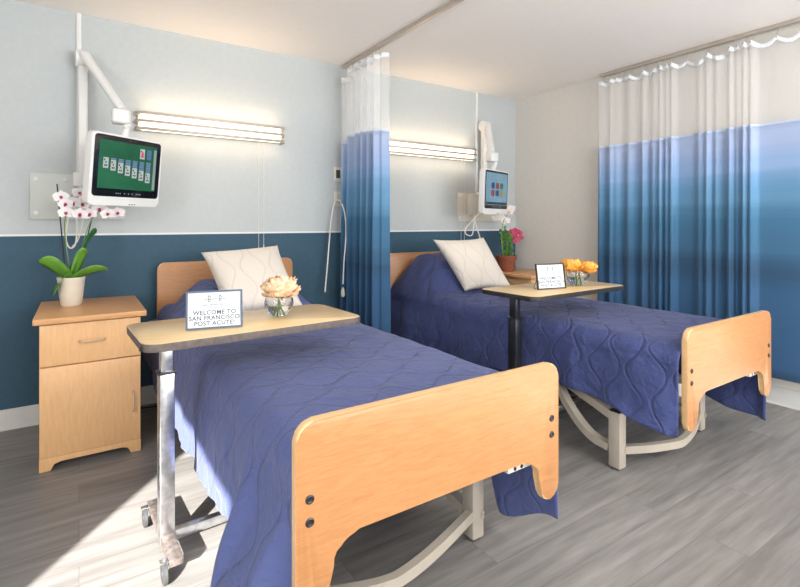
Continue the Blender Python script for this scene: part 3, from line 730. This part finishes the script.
# ------------------------------------------------------------------ orchid on the left nightstand
def strap_leaf(bm, base, direction, L, W, rise, droop, tw=0.0):
    d = Vector(direction).normalized(); side = (d.cross(Vector((0, 0, 1))).normalized() + Vector((0, 0, tw))).normalized(); g = []
    n = 12
    for i in range(n+1):
        v = i/n; p = Vector(base) + d*L*v*(1-0.15*v) + Vector((0, 0, rise*math.sin(v*PI*0.55) - droop*v*v))
        wd = W*(math.sin(PI*min(0.97, 0.12+0.86*v)))**0.6
        g.append([p + side*wd*u*0.5 + Vector((0, 0, abs(u)*wd*0.15)) for u in (-1, -0.5, 0, 0.5, 1)])
    sheet(bm, g)
CAMP = Vector((0, -CAM_D, CAM_H))
def orchid_flower(par, c, face, s, pm, cm, rnd):
    c = Vector(c); f = Vector(face).normalized(); right = f.cross(Vector((0, 0, 1))).normalized(); up = right.cross(f).normalized()
    rot = rnd.uniform(-0.3, 0.3); bm = bmesh.new()
    for a, ln, wd in ((90, 1, 0.75), (210, 0.95, 0.7), (330, 0.95, 0.7), (15, 1.05, 1.25), (165, 1.05, 1.25)):
        a = math.radians(a)+rot; ax = (right*math.cos(a)+up*math.sin(a))
        petal_grid(bm, c, ax, f, s*ln, s*wd, 0.10, s*0.08, rnd.uniform(0, 9), n=4)
    o = finish('blossom', bm, pm, par, angle=180)
    bm = bmesh.new(); petal_grid(bm, c+f*s*0.08, (-up+f*0.6), f, s*0.55, s*0.42, 0.5, 0, 1, n=4)
    petal_grid(bm, c+f*s*0.08, (up*0.3+f*0.9+right*0.3), right, s*0.28, s*0.3, 0.4, 0, 2, n=3); petal_grid(bm, c+f*s*0.08, (up*0.3+f*0.9-right*0.3), -right, s*0.28, s*0.3, 0.4, 0, 2, n=3)
    finish('lip', bm, cm, o, angle=180)
M['orchid'] = petal_mat('white_orchid_petals', srgb(240, 232, 234), srgb(250, 246, 246)); M['lip'] = petal_mat('magenta_lip', srgb(160, 40, 84), srgb(190, 60, 100))
M['lip_y'] = petal_mat('yellow_lip', srgb(220, 190, 120), srgb(240, 220, 160))
M['pink'] = petal_mat('pink_petals', srgb(186, 40, 92), srgb(214, 78, 122))
M['cream_pot'] = plain('cream_ceramic', srgb(216, 208, 194), 0.35, var=0.03); M['terra'] = plain('terracotta', srgb(132, 72, 52), 0.8, var=0.15, scale=30)
M['soil'] = plain('moss_and_bark', srgb(70, 62, 40), 0.9, var=0.4, scale=60, bump=0.8)
pc = V(-0.035, 0.335, 0.7225)
orc = thing('potted_orchid', 'white orchid with magenta centres in a cream pot on the left nightstand', 'plant', pc)
bm = bmesh.new()
lathe(bm, pc, [(0, 0), (0.045, 0), (0.049, 0.004), (0.056, 0.06), (0.064, 0.14), (0.067, 0.15), (0.066, 0.154), (0.061, 0.153), (0.058, 0.145), (0.05, 0.06), (0, 0.05)], 40)
finish('pot', bm, M['cream_pot'], orc)
bm = bmesh.new(); lathe(bm, pc+Vector((0, 0, 0.128)), [(0, 0.012), (0.03, 0.010), (0.0545, 0)], 24); finish('bark', bm, M['soil'], orc)
cb = pc + Vector((0, 0, 0.14))
toc = (CAMP - pc); toc.z = 0; toc.normalize(); rt = Vector((-toc.y, toc.x, 0))
for (dr, L, W, ri, dp, mt) in ((rt*(-1)+toc*0.25, 0.17, 0.115, 0.085, -0.02, 'leaf'), (rt*0.6-toc*0.1, 0.14, 0.12, 0.21, -0.05, 'leaf_d'), (rt*0.45+toc*0.3, 0.10, 0.08, 0.13, -0.03, 'leaf'),
                           (rt*1.0+toc*0.1, 0.20, 0.07, 0.055, 0.01, 'leaf'), (rt*(-0.9)+toc*0.8, 0.12, 0.08, 0.03, 0.10, 'leaf'), (rt*0.3-toc*0.8, 0.1, 0.06, 0.1, 0, 'leaf_d')):
    bm = bmesh.new(); strap_leaf(bm, cb, dr, L, W, ri, dp, 0.9 if dr.dot(rt) > 0 else -0.9); o = finish('leaf', bm, M[mt], orc, angle=180)
    md = o.modifiers.new('t', 'SOLIDIFY'); md.thickness = 0.002
def pix(u, v, d):
    """point at distance d from the head wall on the sight line of one photo measurement"""
    th = TH; fx = math.sin(th) + math.cos(th)*(u-400)/484.8; fd = -math.cos(th) + math.sin(th)*(u-400)/484.8; fz = (223.1-v)/484.8
    k = (d-CAM_D)/fd; return V(fx*k, d, CAM_H+fz*k)
newtube('stake', M['stick'], orc, [cb+Vector((-0.02, 0, -0.05)), pix(57, 184, 0.34)], 0.0034)
newtube('stake', M['stick'], orc, [cb+Vector((0.015, 0.01, -0.05)), pix(92, 218, 0.32)], 0.0034)
newtube('flower_stem', M['stem'], orc, catmull([cb, pix(65, 235, 0.34), pix(66, 212, 0.35), pix(72, 196, 0.36), pix(80, 190, 0.37)], 6), 0.003)
newtube('flower_stem', M['stem'], orc, catmull([cb+Vector((0.01, 0, 0)), pix(84, 240, 0.33), pix(92, 219, 0.34), pix(104, 209, 0.35), pix(120, 213, 0.36)], 6), 0.003)
rn = random.Random(11)
for (u, v) in ((61, 197), (66, 204), (73, 203), (66, 213), (79, 193), (82, 204), (80, 214), (90, 214), (99, 209), (108, 214), (118, 213), (86, 199)):
    orchid_flower(orc, pix(u, v, 0.37+rn.uniform(-0.01, 0.02)), toc + rt*rn.uniform(-0.4, 0.4) + Vector((0, 0, rn.uniform(-0.3, 0.1))), 0.037, M['orchid'], M['lip'], rn)

# ------------------------------------------------------------------ plant on the far nightstand
pc2 = V(3.33, 0.30, 0.7225)
pl = thing('potted_plant', 'flowering plant with green stems and pink and white blooms in a terracotta pot', 'plant', pc2)
bm = bmesh.new(); lathe(bm, pc2, [(0, 0), (0.062, 0), (0.066, 0.003), (0.086, 0.105), (0.093, 0.105), (0.096, 0.110), (0.098, 0.142), (0.094, 0.146), (0.086, 0.144), (0.082, 0.11), (0, 0.10)], 36)
finish('pot', bm, M['terra'], pl)
bm = bmesh.new(); lathe(bm, pc2+Vector((0, 0, 0.122)), [(0, 0.025), (0.04, 0.02), (0.083, 0)], 24); finish('moss', bm, M['soil'], pl)
for k in range(7):
    a = rn.uniform(0, 2*PI); rr = rn.uniform(0.01, 0.06); bx = pc2 + Vector((rr*math.cos(a), rr*math.sin(a), 0.13)); h = rn.uniform(0.18, 0.28)
    tp = bx + Vector((rn.uniform(-0.03, 0.03), rn.uniform(-0.03, 0.03), h))
    newtube('stem', M['leaf'], pl, catmull([bx, (bx+tp)/2+Vector((rn.uniform(-0.02, 0.02), 0, 0)), tp], 5), 0.0045)
    bm = bmesh.new()
    for q in range(9):
        v = 0.1+0.9*q/8; b = bx.lerp(tp, v); an = q*2.3+k; petal_grid(bm, b, Vector((math.cos(an), math.sin(an), 0.4)), Vector((0, 0, 1)), 0.042, 0.026, 0.2, 0.003, q, n=3)
    finish('leaf_spray', bm, M['leaf'], pl, angle=180)
s1 = newtube('flower_stem', M['stem'], pl, catmull([pc2+Vector((0, 0, 0.13)), pix(506, 240, 0.24), pix(513, 232, 0.26), pix(521, 240, 0.28)], 6), 0.003)
s2 = newtube('flower_stem', M['stem'], pl, catmull([pc2+Vector((0, 0, 0.13)), pix(502, 232, 0.24), pix(504, 220, 0.24), pix(509, 212, 0.24)], 6), 0.003)
toc2 = (CAMP-pc2); toc2.z = 0; toc2.normalize()
for (u, v) in ((511, 232), (515, 231), (519, 233), (516, 241), (520, 238), (514, 236)):
    orchid_flower(pl, pix(u, v, 0.27), toc2+Vector((rn.uniform(-.4, .4), 0, rn.uniform(-.4, .1))), 0.034, M['pink'], M['lip'], rn)
for (u, v) in ((500, 217), (506, 221), (509, 212), (511, 209), (497, 218)):
    orchid_flower(pl, pix(u, v, 0.25), toc2+Vector((rn.uniform(-.4, .4), 0, rn.uniform(-.4, .1))), 0.045, M['orchid'], M['lip_y'], rn)

# ------------------------------------------------------------------ wall lights
def wall_light(x0, x1, label, cords):
    t = thing('wall_light', label, 'wall light', V((x0+x1)/2, 0, 1.74), 'long louvred lights over the beds')
    newbox('housing', M['white_plastic'], t, x0+0.01, x1-0.01, 0.001, 0.03, 1.765, 1.865, bev=0.003)
    newbox('diffuser', M['glow'], t, x0+0.02, x1-0.02, 0.035, 0.072, 1.762, 1.868, bev=0.012, seg=3)
    for z in (1.768, 1.816, 1.866):
        bm = bmesh.new()
        path = [V(x0, 0.001, z), V(x0, 0.055, z), V(x0+0.008, 0.082, z), V(x0+0.035, 0.094, z), V(x1-0.035, 0.094, z), V(x1-0.008, 0.082, z), V(x1, 0.055, z), V(x1, 0.001, z)]
        tube(bm, path, 0.0085, square=True, flat=1.0, up=(0, 0, 1)); finish('louvre', bm, M['louvre'], t, angle=30)
    for zz, dz, pw in ((1.885, 1, 0.85), (1.745, -1, 0.4)):
        lo_ = area('wall_light_glow', ((x0+x1)/2, -0.07, zz), (0, -0.3, dz), x1-x0-0.06, 0.04, pw, (1, 0.70, 0.42)); lo_.parent = t; lo_.matrix_parent_inverse = parent_world(t).inverted()
    for cx, zb in cords:
        bm = bmesh.new(); tube(bm, [V(cx, 0.075, 1.757), V(cx, 0.074, zb)], 0.0013, seg=6); lathe(bm, V(cx, 0.074, zb-0.03), [(0, 0), (0.004, 0.002), (0.003, 0.02), (0.0013, 0.03), (0, 0.031)], 10)
        tube(bm, [V(cx, 0.05, 1.764), V(cx, 0.075, 1.757)], 0.003, seg=6)
        finish('pull_cord', bm, M['cord'], t)
    return t
wall_light(0.302, 1.262, 'long louvred wall light over the front bed, beside the green screen', ((1.073, 1.0), (1.11, 1.02)))
wall_light(2.13, 3.157, 'long louvred wall light over the far bed, right of the hanging curtain', ((2.97, 1.02), (3.01, 1.0)))

# ------------------------------------------------------------------ conduits, plates, arms and monitors
def conduit(x, label, zb):
    o = newbox('cable_conduit', M['trimw'], None, x-0.013, x+0.013, 0.0008, 0.014, zb, CE-0.001, bev=0.002); tag(o, label, 'conduit', 'white cable conduits'); return o
conduit(0.0, 'white cable conduit running up the wall behind the green-screen monitor', 1.476)
conduit(3.225, 'white cable conduit running up the wall behind the blue-screen monitor', 1.474)

def monitor_set(xp, L, R, dL, dR, zt, zb, plate, tilt, kind, lab_arm, lab_mon, knuckle, elbz):
    """wall plate + folding arm; monitor between plan points L and R"""
    t = thing('monitor_arm', lab_arm, 'monitor arm', V(xp, 0, 1.32), 'folding monitor arms on wall plates')
    px0, px1, pz0, pz1 = plate
    bm = bmesh.new(); box(bm, px0, px1, 0.0008, 0.012, pz0, pz1, bev=0.003); pp = finish('wall_plate', bm, M['plate'] if kind == 'game' else M['cream_plastic'], t)
    for x in (px0+0.028, px1-0.028) + ((px0+0.17,) if kind == 'game' else ()):
        for z in (pz0+0.035, pz1-0.035):
            bm = bmesh.new(); lathe(bm, V(x, 0.012, z), [(0.013, 0), (0.013, 0.003), (0.010, 0.006), (0, 0.007)], 18, axis=(0, -1, 0)); finish('screw_cap', bm, M['white_plastic'], pp)
    ex = xp+0.012; ez = elbz
    # bracket on the plate
    bm = bmesh.new(); box(bm, xp-0.03, xp+0.055, 0.013, 0.11, 1.385, 1.47, bev=0.008); finish('bracket', bm, M['white_plastic'], t)
    # lower upright arm
    bm = bmesh.new(); box(bm, xp-0.004, xp+0.044, 0.055, 0.105, 1.40, ez-0.02, bev=0.010, seg=3)
    lo = finish('upright_arm', bm, M['white_plastic'], t)
    newbox('slot', M['black'], lo, xp+0.014, xp+0.026, 0.1045, 0.1065, 1.405, 1.45)
    # elbow disc
    bm = bmesh.new(); lathe(bm, V(xp-0.02, 0.085, ez), [(0, 0), (0.042, 0), (0.05, 0.006), (0.05, 0.018), (0.048, 0.020), (0.048, 0.024), (0.052, 0.026), (0.052, 0.05), (0.046, 0.058), (0, 0.058)], 32, axis=(1, 0, 0))
    el = finish('elbow', bm, M['white_plastic'], t)
    k = Vector(knuckle)
    a = V(xp+0.03, 0.11, ez+0.015); b = k+Vector((-0.0, 0.03, 0.03))
    bm = bmesh.new(); tube(bm, [a, a.lerp(b, 0.15), a.lerp(b, 0.85), b], lambda q: 0.040-0.012*q, seg=16, flat=0.75); finish('spring_arm', bm, M['white_plastic'], t, angle=60)
    bm = bmesh.new(); box(bm, k.x-0.055, k.x+0.035, -k.y-0.05, -k.y+0.03, k.z-0.05, k.z+0.03, bev=0.014, seg=3); finish('knuckle', bm, M['white_plastic'], t)
    # monitor frame
    Lp = V(L[0], L[1], 0); Rp = V(R[0], R[1], 0); ux = (Rp-Lp).normalized(); W = (Rp-Lp).length; H = zt-zb
    nn = Vector((ux.y, -ux.x, 0)); nn = nn if nn.y < 0 else -nn
    uz = (Vector((0, 0, 1))*math.cos(tilt) + nn*math.sin(-tilt)).normalized(); fn = ux.cross(uz).normalized(); fn = fn if fn.y < 0 else -fn
    c = (Lp+Rp)/2 + Vector((0, 0, (zt+zb)/2))
    Mx = Matrix(((ux.x, uz.x, fn.x, c.x), (ux.y, uz.y, fn.y, c.y), (ux.z, uz.z, fn.z, c.z), (0, 0, 0, 1)))
    # neck from knuckle to head
    hub = Mx @ Vector((0.0, H*0.30, -0.075))
    newtube('neck', M['white_plastic'], t, catmull([k+Vector((0, 0, -0.02)), k+Vector((0.02, 0.0, -0.06)), hub], 5), 0.019, seg=14)
    # service cable with hanging loop
    return t, Mx, W, H
def monitor(Mx, W, H, kind, label, loc):
    t = thing('bedside_monitor', label, 'monitor', loc, 'bedside touch-screen monitors')
    def pb(bm, x0, x1, y0, y1, z0, z1, bev=0):
        vs = bmesh.ops.create_cube(bm, size=1)['verts']
        for v in vs: v.co = Vector(((x0+x1)/2+v.co.x*(x1-x0), (y0+y1)/2+v.co.y*(y1-y0), (z0+z1)/2+v.co.z*(z1-z0)))
    def plate(bm, x0, x1, y0, y1, z0, z1, r, bev=0.006):
        P = rrect(x0, x1, y0, y1, r, 6); A = [bm.verts.new((x, y, z0)) for x, y in P]; B = [bm.verts.new((x, y, z1)) for x, y in P]
        f0 = bm.faces.new(A); f1 = bm.faces.new(B[::-1]); n = len(P)
        for i in range(n): bm.faces.new((A[i], B[i], B[(i+1) % n], A[(i+1) % n]))
        if bev: bmesh.ops.bevel(bm, geom=list(f0.edges)+list(f1.edges), offset=bev, segments=3, affect='EDGES', profile=0.5)
    def mk(name, bm, mat, par=None, smooth=True):
        for v in bm.verts: v.co = Mx @ v.co
        return finish(name, bm, mat, par or t, smooth=smooth, angle=30)
    bm = bmesh.new(); plate(bm, -W/2, W/2, -H/2, H/2, -0.045, 0, 0.024, 0.008); mk('housing', bm, M['white_plastic'])
    bm = bmesh.new(); plate(bm, -W/2+0.05, W/2-0.05, -H/2+0.05, H/2-0.05, -0.075, -0.045, 0.03, 0.006); mk('rear_cover', bm, M['white_plastic'])
    gx0, gx1, gy0, gy1 = -W/2+0.016, W/2-0.012, -H/2+0.048, H/2-0.010
    bm = bmesh.new(); plate(bm, gx0, gx1, gy0, gy1, -0.001, 0.0025, 0.018, 0.001); gl = mk('bezel_glass', bm, M['glassb'])
    sx0, sx1, sy0, sy1 = gx0+0.026, gx1-0.026, gy0+0.042, gy1-0.026
    sw, sh = sx1-sx0, sy1-sy0
    if kind == 'game':
        bm = bmesh.new(); pb(bm, sx0, sx1, sy0, sy1, 0.0026, 0.0032); s = mk('screen', bm, M['scr_green'], None, False)
        cw = sw*0.085; ch = sh*0.22
        def card(x, y, back=False):
            bm = bmesh.new(); pb(bm, x, x+cw, y-ch, y, 0.0033, 0.0036)
            if back:
                for f in bm.faces: f.material_index = 0
                o = mk('card_stack', bm, [M['scr_blue']], s, False)
            else:
                for (a, q) in ((0.22, 0.2), (0.5, 0.42), (0.35, 0.72), (0.65, 0.72)):
                    n0 = len(bm.faces); pb(bm, x+cw*a-0.0035, x+cw*a+0.0035, y-ch*q-0.006, y-ch*q+0.003, 0.0035, 0.0039); bm.faces.ensure_lookup_table()
                    for f in bm.faces[n0:]: f.material_index = 1
                mk('playing_card', bm, [M['scr_white'], M['scr_dark']], s, False)
        for i in range(7):
            x = sx0+sw*(0.07+0.123*i); y = sy1-sh*0.36
            if i:
                bm = bmesh.new(); pb(bm, x, x+cw, y-0.010*i, y, 0.0033, 0.0035)
                for k in range(i):
                    n0 = len(bm.faces); pb(bm, x+0.001, x+cw-0.001, y-0.010*k-0.002, y-0.010*k-0.001, 0.0034, 0.0037); bm.faces.ensure_lookup_table()
                    for f in bm.faces[n0:]: f.material_index = 1
                mk('card_stack', bm, [M['scr_blue'], M['scr_white']], s, False)
            card(x, y-0.010*i)
        card(sx0+sw*0.685, sy1-sh*0.08); card(sx0+sw*0.81, sy1-sh*0.08, True)
        bm = bmesh.new(); pb(bm, sx0+sw*0.945, sx1-0.002, sy0+sh*0.03, sy1-sh*0.06, 0.0033, 0.0036); mk('side_toolbar', bm, M['scr_grey'], s, False)
        bm = bmesh.new(); pb(bm, sx0+sw*0.685+cw*0.25, sx0+sw*0.685+cw*0.75, sy1-sh*0.08-ch*0.75, sy1-sh*0.08-ch*0.3, 0.0040, 0.0042); mk('red_heart', bm, M['scr_red'], s, False)
    else:
        bm = bmesh.new(); pb(bm, sx0-0.012, sx1+0.012, sy0-0.01, sy1+0.01, 0.0026, 0.0032); s = mk('screen', bm, M['scr_cyan'], None, False)
        cols = ['scr_icon1', 'scr_icon2', 'scr_icon3', 'scr_icon2', 'scr_icon1', 'scr_icon4']
        for k in range(6):
            i, j = k % 3, k//3; bm = bmesh.new(); x = sx0+sw*(0.22+0.22*i); y = sy0+sh*(0.26+0.25*(1-j))
            pb(bm, x, x+sw*0.16, y, y+sh*0.20, 0.0033, 0.0036); mk('icon', bm, M[cols[k]], s, False)
        bm = bmesh.new(); pb(bm, sx0-0.008, sx1+0.008, sy0-0.006, sy0+0.014, 0.0033, 0.0036); mk('task_bar', bm, M['scr_dark'], s, False)
    bm = bmesh.new()
    for k, x in enumerate((-0.062, -0.05, -0.038, -0.012, 0.012, 0.034, 0.060, 0.072, 0.084)):
        pb(bm, x-0.003, x+0.003, gy0+0.016, gy0+0.022, 0.0026, 0.0030)
    mk('touch_buttons', bm, M['scr_grey'], gl, False)
    bm = bmesh.new(); pb(bm, -0.005, 0.005, gy1-0.016, gy1-0.010, 0.0026, 0.0030); mk('camera_lens', bm, M['rubber'], gl, False)
    bm = bmesh.new()
    for x in (0.02, 0.035, 0.05): pb(bm, x, x+0.008, -H/2+0.006, -H/2+0.011, -0.0005, 0.001)
    mk('ports', bm, M['black'], None, False)
    return t
def scr(name, c, e): return plain(name, tuple(x*0.25 for x in c), 0.3, var=0.02, emit=c, es=e)
M['scr_green'] = plain('green_game_screen', (0.01, 0.05, 0.03), 0.25, var=0.5, scale=5, emit=srgb(30, 88, 54), es=0.5)
M['scr_white'] = scr('screen_card', srgb(214, 220, 222), 0.28); M['scr_blue'] = scr('screen_card_back', srgb(90, 122, 160), 0.35)
M['scr_dark'] = scr('screen_dark', srgb(30, 40, 60), 0.5); M['scr_grey'] = scr('screen_grey', srgb(150, 160, 160), 0.4); M['scr_red'] = scr('screen_red', srgb(210, 60, 70), 0.6)
M['scr_cyan'] = plain('blue_desktop_screen', (0.05, 0.1, 0.13), 0.25, var=0.3, scale=4, emit=srgb(112, 150, 172), es=0.42)
M['scr_icon1'] = scr('icon_blue', srgb(50, 90, 160), 0.2); M['scr_icon2'] = scr('icon_red', srgb(170, 80, 70), 0.2); M['scr_icon3'] = scr('icon_teal', srgb(60, 140, 130), 0.2); M['scr_icon4'] = scr('icon_gold', srgb(200, 170, 90), 0.2)

t1, Mx, W, H = monitor_set(0.0, (0.046, 0.62), (0.399, 0.375), 0, 0, 1.640, 1.262, (-0.237, 0.243, 1.193, 1.462), -0.10, 'game',
    'white folding monitor arm and grey wall plate behind the orchid', '', V(0.205, 0.42, 1.772), 2.145)
monitor(Mx, W, H, 'game', 'white bedside monitor showing a green card game, above the orchid', V(0.22, 0.5, 1.26))
t2, Mx, W, H = monitor_set(3.235, (2.79, 0.57), (3.21, 0.435), 0, 0, 1.625, 1.245, (2.983, 3.455, 1.189, 1.456), -0.04, 'desk',
    'white folding monitor arm and cream wall plate above the far nightstand', '', V(3.05, 0.42, 1.76), 2.10)
monitor(Mx, W, H, 'desk', 'white bedside monitor with a pale blue icon screen, above the far bed', V(3.0, 0.5, 1.24))
newtube('service_cable', M['cord'], t1, catmull([pix(76, 188, 0.12), pix(73, 200, 0.13), pix(76, 212, 0.12), pix(77, 232, 0.10), pix(75, 245, 0.09), pix(70, 248, 0.08), pix(66, 240, 0.07), pix(67, 225, 0.07), pix(72, 205, 0.08)], 6), 0.0045)
newtube('service_cable', M['cord'], t1, catmull([pix(83, 187, 0.12), pix(84, 205, 0.13), pix(82, 225, 0.12), pix(78, 240, 0.10), pix(72, 247, 0.07)], 6), 0.0035)
jb = bmesh.new(); box(jb, 3.09, 3.2, 0.013, 0.07, 1.245, 1.445, bev=0.01); finish('junction_box', jb, M['cream_plastic'], t2)
newtube('service_cable', M['cord'], t2, catmull([pix(480, 196, 0.12), pix(482, 208, 0.12), pix(475, 218, 0.1), pix(466, 228, 0.09), pix(466, 234, 0.09), pix(472, 235, 0.09), pix(474, 224, 0.09), pix(475, 216, 0.08)], 6), 0.0055)
newtube('service_cable', M['cord'], t2, catmull([pix(474, 214, 0.08), pix(476, 225, 0.10), pix(480, 238, 0.12), pix(482, 250, 0.12)], 6), 0.0055)

# ------------------------------------------------------------------ sockets and call cord left of the hanging curtain
def wallplate(x, z, label, dark):
    t = thing('wall_socket', label, 'socket', V(x, 0, z), 'wall sockets beside the hanging curtain')
    newbox('cover_plate', M['cream_plastic'], t, x-0.036, x+0.036, 0.0008, 0.007, z-0.058, z+0.058, bev=0.003)
    newbox('insert', M['rubber'] if dark else M['plate'], t, x-0.018, x+0.018, 0.007, 0.010, z-0.033, z+0.033, bev=0.002)
    return t
wallplate(1.735, 1.563, 'dark-centred wall socket, upper of the two left of the hanging curtain', True)
wallplate(1.735, 1.365, 'cream wall socket, lower of the two left of the curtain, with the call cord', False)
cc = thing('call_cord', 'white nurse call cord looped from the lower socket down beside the curtain', 'cord', V(1.735, 0.02, 1.3))
newtube('cable', M['cord'], cc, catmull([pix(337, 200, 0.03), pix(334, 204, 0.05), pix(331, 222, 0.06), pix(329, 245, 0.07), pix(327, 270, 0.09), pix(325, 292, 0.12)], 6), 0.0055)
newtube('cable', M['cord'], cc, catmull([pix(337, 200, 0.03), pix(341, 202, 0.10), pix(345, 215, 0.17), pix(346, 235, 0.2), pix(344, 262, 0.2), pix(343, 284, 0.2)], 6), 0.005)
bm = bmesh.new(); lathe(bm, pix(343, 297, 0.2), [(0, 0), (0.012, 0.004), (0.016, 0.02), (0.013, 0.05), (0.006, 0.072), (0, 0.074)], 20); finish('push_button', bm, M['cream_plastic'], cc)
tag(newtube('power_cord', M['black'], None, catmull([V(0.285, 0.06, 0.006), V(0.34, 0.11, 0.012), V(0.40, 0.10, 0.006), V(0.52, 0.13, 0.006), V(0.7, 0.2, 0.006)], 6), 0.005),
    'black power cord on the floor between the left nightstand and the front bed', 'cord')

# ------------------------------------------------------------------ curtains and tracks
def track(name, a, b, label, grp):
    bm = bmesh.new(); a = Vector(a); b = Vector(b)
    if abs(a.x-b.x) < 0.01: box(bm, a.x-0.016, a.x+0.016, -a.y, -b.y, CE-0.026, CE-0.001, bev=0.003)
    o = finish('curtain_track', bm, M['alu'], None); return tag(o, label, 'curtain track', grp)
track('t', V(1.78, 0.02, CE), V(1.78, 3.3, CE), 'ceiling curtain track running between the two beds', 'ceiling curtain tracks')
track('t', V(3.715, 1.02, CE), V(3.715, 4.6, CE), 'ceiling curtain track close along the right-hand wall', 'ceiling curtain tracks')

def curtain(path, zbot, zmid, ztop_fn, label, hooks, ztrack, grow=1.0, blend=None, zmid_fn=None, dyez=0):
    """path: list of (x, d, fold) plan points; fold is scaled with depth down the cloth"""
    t = thing('privacy_curtain', label, 'curtain', V(path[0][0], path[0][1], zbot), 'blue ombre privacy curtains')
    n = len(path)
    def P(i, z):
        x, d, fo = path[i]; k = 0.75+0.25*(1-(z-zbot)/(ztop_fn(d)-zbot))*grow
        return V(x+fo*k + 0.006*fbm(d*6, z*1.5, 3), d, z)
    zm = zmid_fn or (lambda d: zmid)
    bm = bmesh.new(); sheet(bm, [[P(i, zbot+(zm(path[i][1])-zbot)*j/24) for j in range(25)] for i in range(n)])
    a = finish('blue_panel', bm, M['curtain'], t, angle=180); md = a.modifiers.new('t', 'SOLIDIFY'); md.thickness = 0.0015
    bm = bmesh.new(); sheet(bm, [[P(i, zm(path[i][1])+(ztop_fn(path[i][1])-zm(path[i][1]))*j/10) for j in range(11)] for i in range(n)])
    finish('net_panel', bm, M['net'], t, angle=180)
    bm = bmesh.new(); sheet(bm, [[P(i, ztop_fn(path[i][1])-0.032+0.032*j/2)+Vector((-0.001, 0, 0)) for j in range(3)] for i in range(n)])
    hb = finish('heading_tape', bm, M['tape'], t, angle=180); md = hb.modifiers.new('t', 'SOLIDIFY'); md.thickness = 0.002
    bm = bmesh.new(); sheet(bm, [[P(i, zm(path[i][1])-0.012+0.024*j/2)+Vector((-0.0015, 0, 0)) for j in range(3)] for i in range(n)])
    finish('seam', bm, M['curt_seam'], t, angle=180)
    for d in hooks:
        i = min(range(n), key=lambda q: abs(path[q][1]-d)); p = P(i, ztop_fn(path[i][1])-0.012)
        tr = Vector((ztrack, p.y, CE-0.028))
        bm = bmesh.new(); tube(bm, catmull([p+Vector((-0.003, 0, -0.004)), p+Vector((-0.006, 0, 0.006)), p.lerp(tr, 0.5), tr], 4), 0.0014, seg=6)
        lathe(bm, p+Vector((-0.003, 0, 0)), [(0.0, 0), (0.006, 0.0005), (0.006, 0.0015), (0, 0.002)], 10, axis=(-1, 0, 0))
        box(bm, tr.x-0.004, tr.x+0.004, -tr.y-0.004, -tr.y+0.004, CE-0.034, CE-0.0262)
        finish('hook', bm, M['alu'], t)
    return t
M['curt_seam'] = plain('pale_seam', srgb(178, 196, 228), 0.7)
# hanging curtain, gathered at the wall
path = []; n = 150
for i in range(n+1):
    q = i/n; d = 0.045 + 0.615*q
    fo = 0.045*math.sin(q*2*PI*6.2+0.6*math.sin(q*9)) + 0.018*math.sin(q*2*PI*14+1)
    path.append((1.762, d, fo))
def zt1(d): return 2.30 + 0.055*sstep(0.12, 0.22, d) + 0.008*math.sin(d*60)
curtain(path, 0.36, 1.82, zt1, 'blue ombre curtain gathered at the head wall between the two beds', [0.06+0.052*k for k in range(12)], 1.78,
        zmid_fn=lambda d: 1.79+0.04*sstep(0.12, 0.2, d) - 0.02*sstep(0.3, 0.68, d))
# wall curtain
pl_ = [(1.05, .04, .03), (1.15, .05, .018), (1.19, .03, .03), (1.30, .035, .035), (1.42, .045, .02), (1.50, .04, .03), (1.555, .055, .016), (1.60, .05, .015), (1.64, .055, .018), (1.83, .03, .03), (1.885, .045, .018),
       (1.94, .03, .025), (2.03, .05, .018), (2.07, .03, .015), (2.115, .055, .016), (2.155, .05, .018), (2.62, .05, .03), (2.75, .04, .02), (2.86, .05, .03), (3.2, .05, .02), (3.27, .05, .02)]
path = []; d = 1.035
while d < 3.5:
    fo = 0
    for c, a, w_ in pl_: fo -= a*math.exp(-((d-c)/w_)**2)
    fo += 0.010*math.sin(d*5)
    path.append((3.695, d, fo)); d += 0.0065
hk = [1.06, 1.15, 1.19, 1.24, 1.30, 1.42, 1.50, 1.555, 1.60, 1.64, 1.73, 1.885, 2.03, 2.07, 2.115, 2.155, 2.28, 2.42, 2.6, 2.8, 3.0, 3.2, 3.4]
def zt2(d):
    import bisect
    k = bisect.bisect(hk, d)
    if k == 0 or k >= len(hk): return 2.36
    g = hk[k]-hk[k-1]; q = (d-hk[k-1])/g
    return 2.365 - min(0.07, g*0.28)*4*q*(1-q)
curtain(path, 0.185, 1.80, zt2, 'blue ombre curtain with white net top hanging along the right-hand wall', hk, 3.715, zmid_fn=lambda d: 1.80)
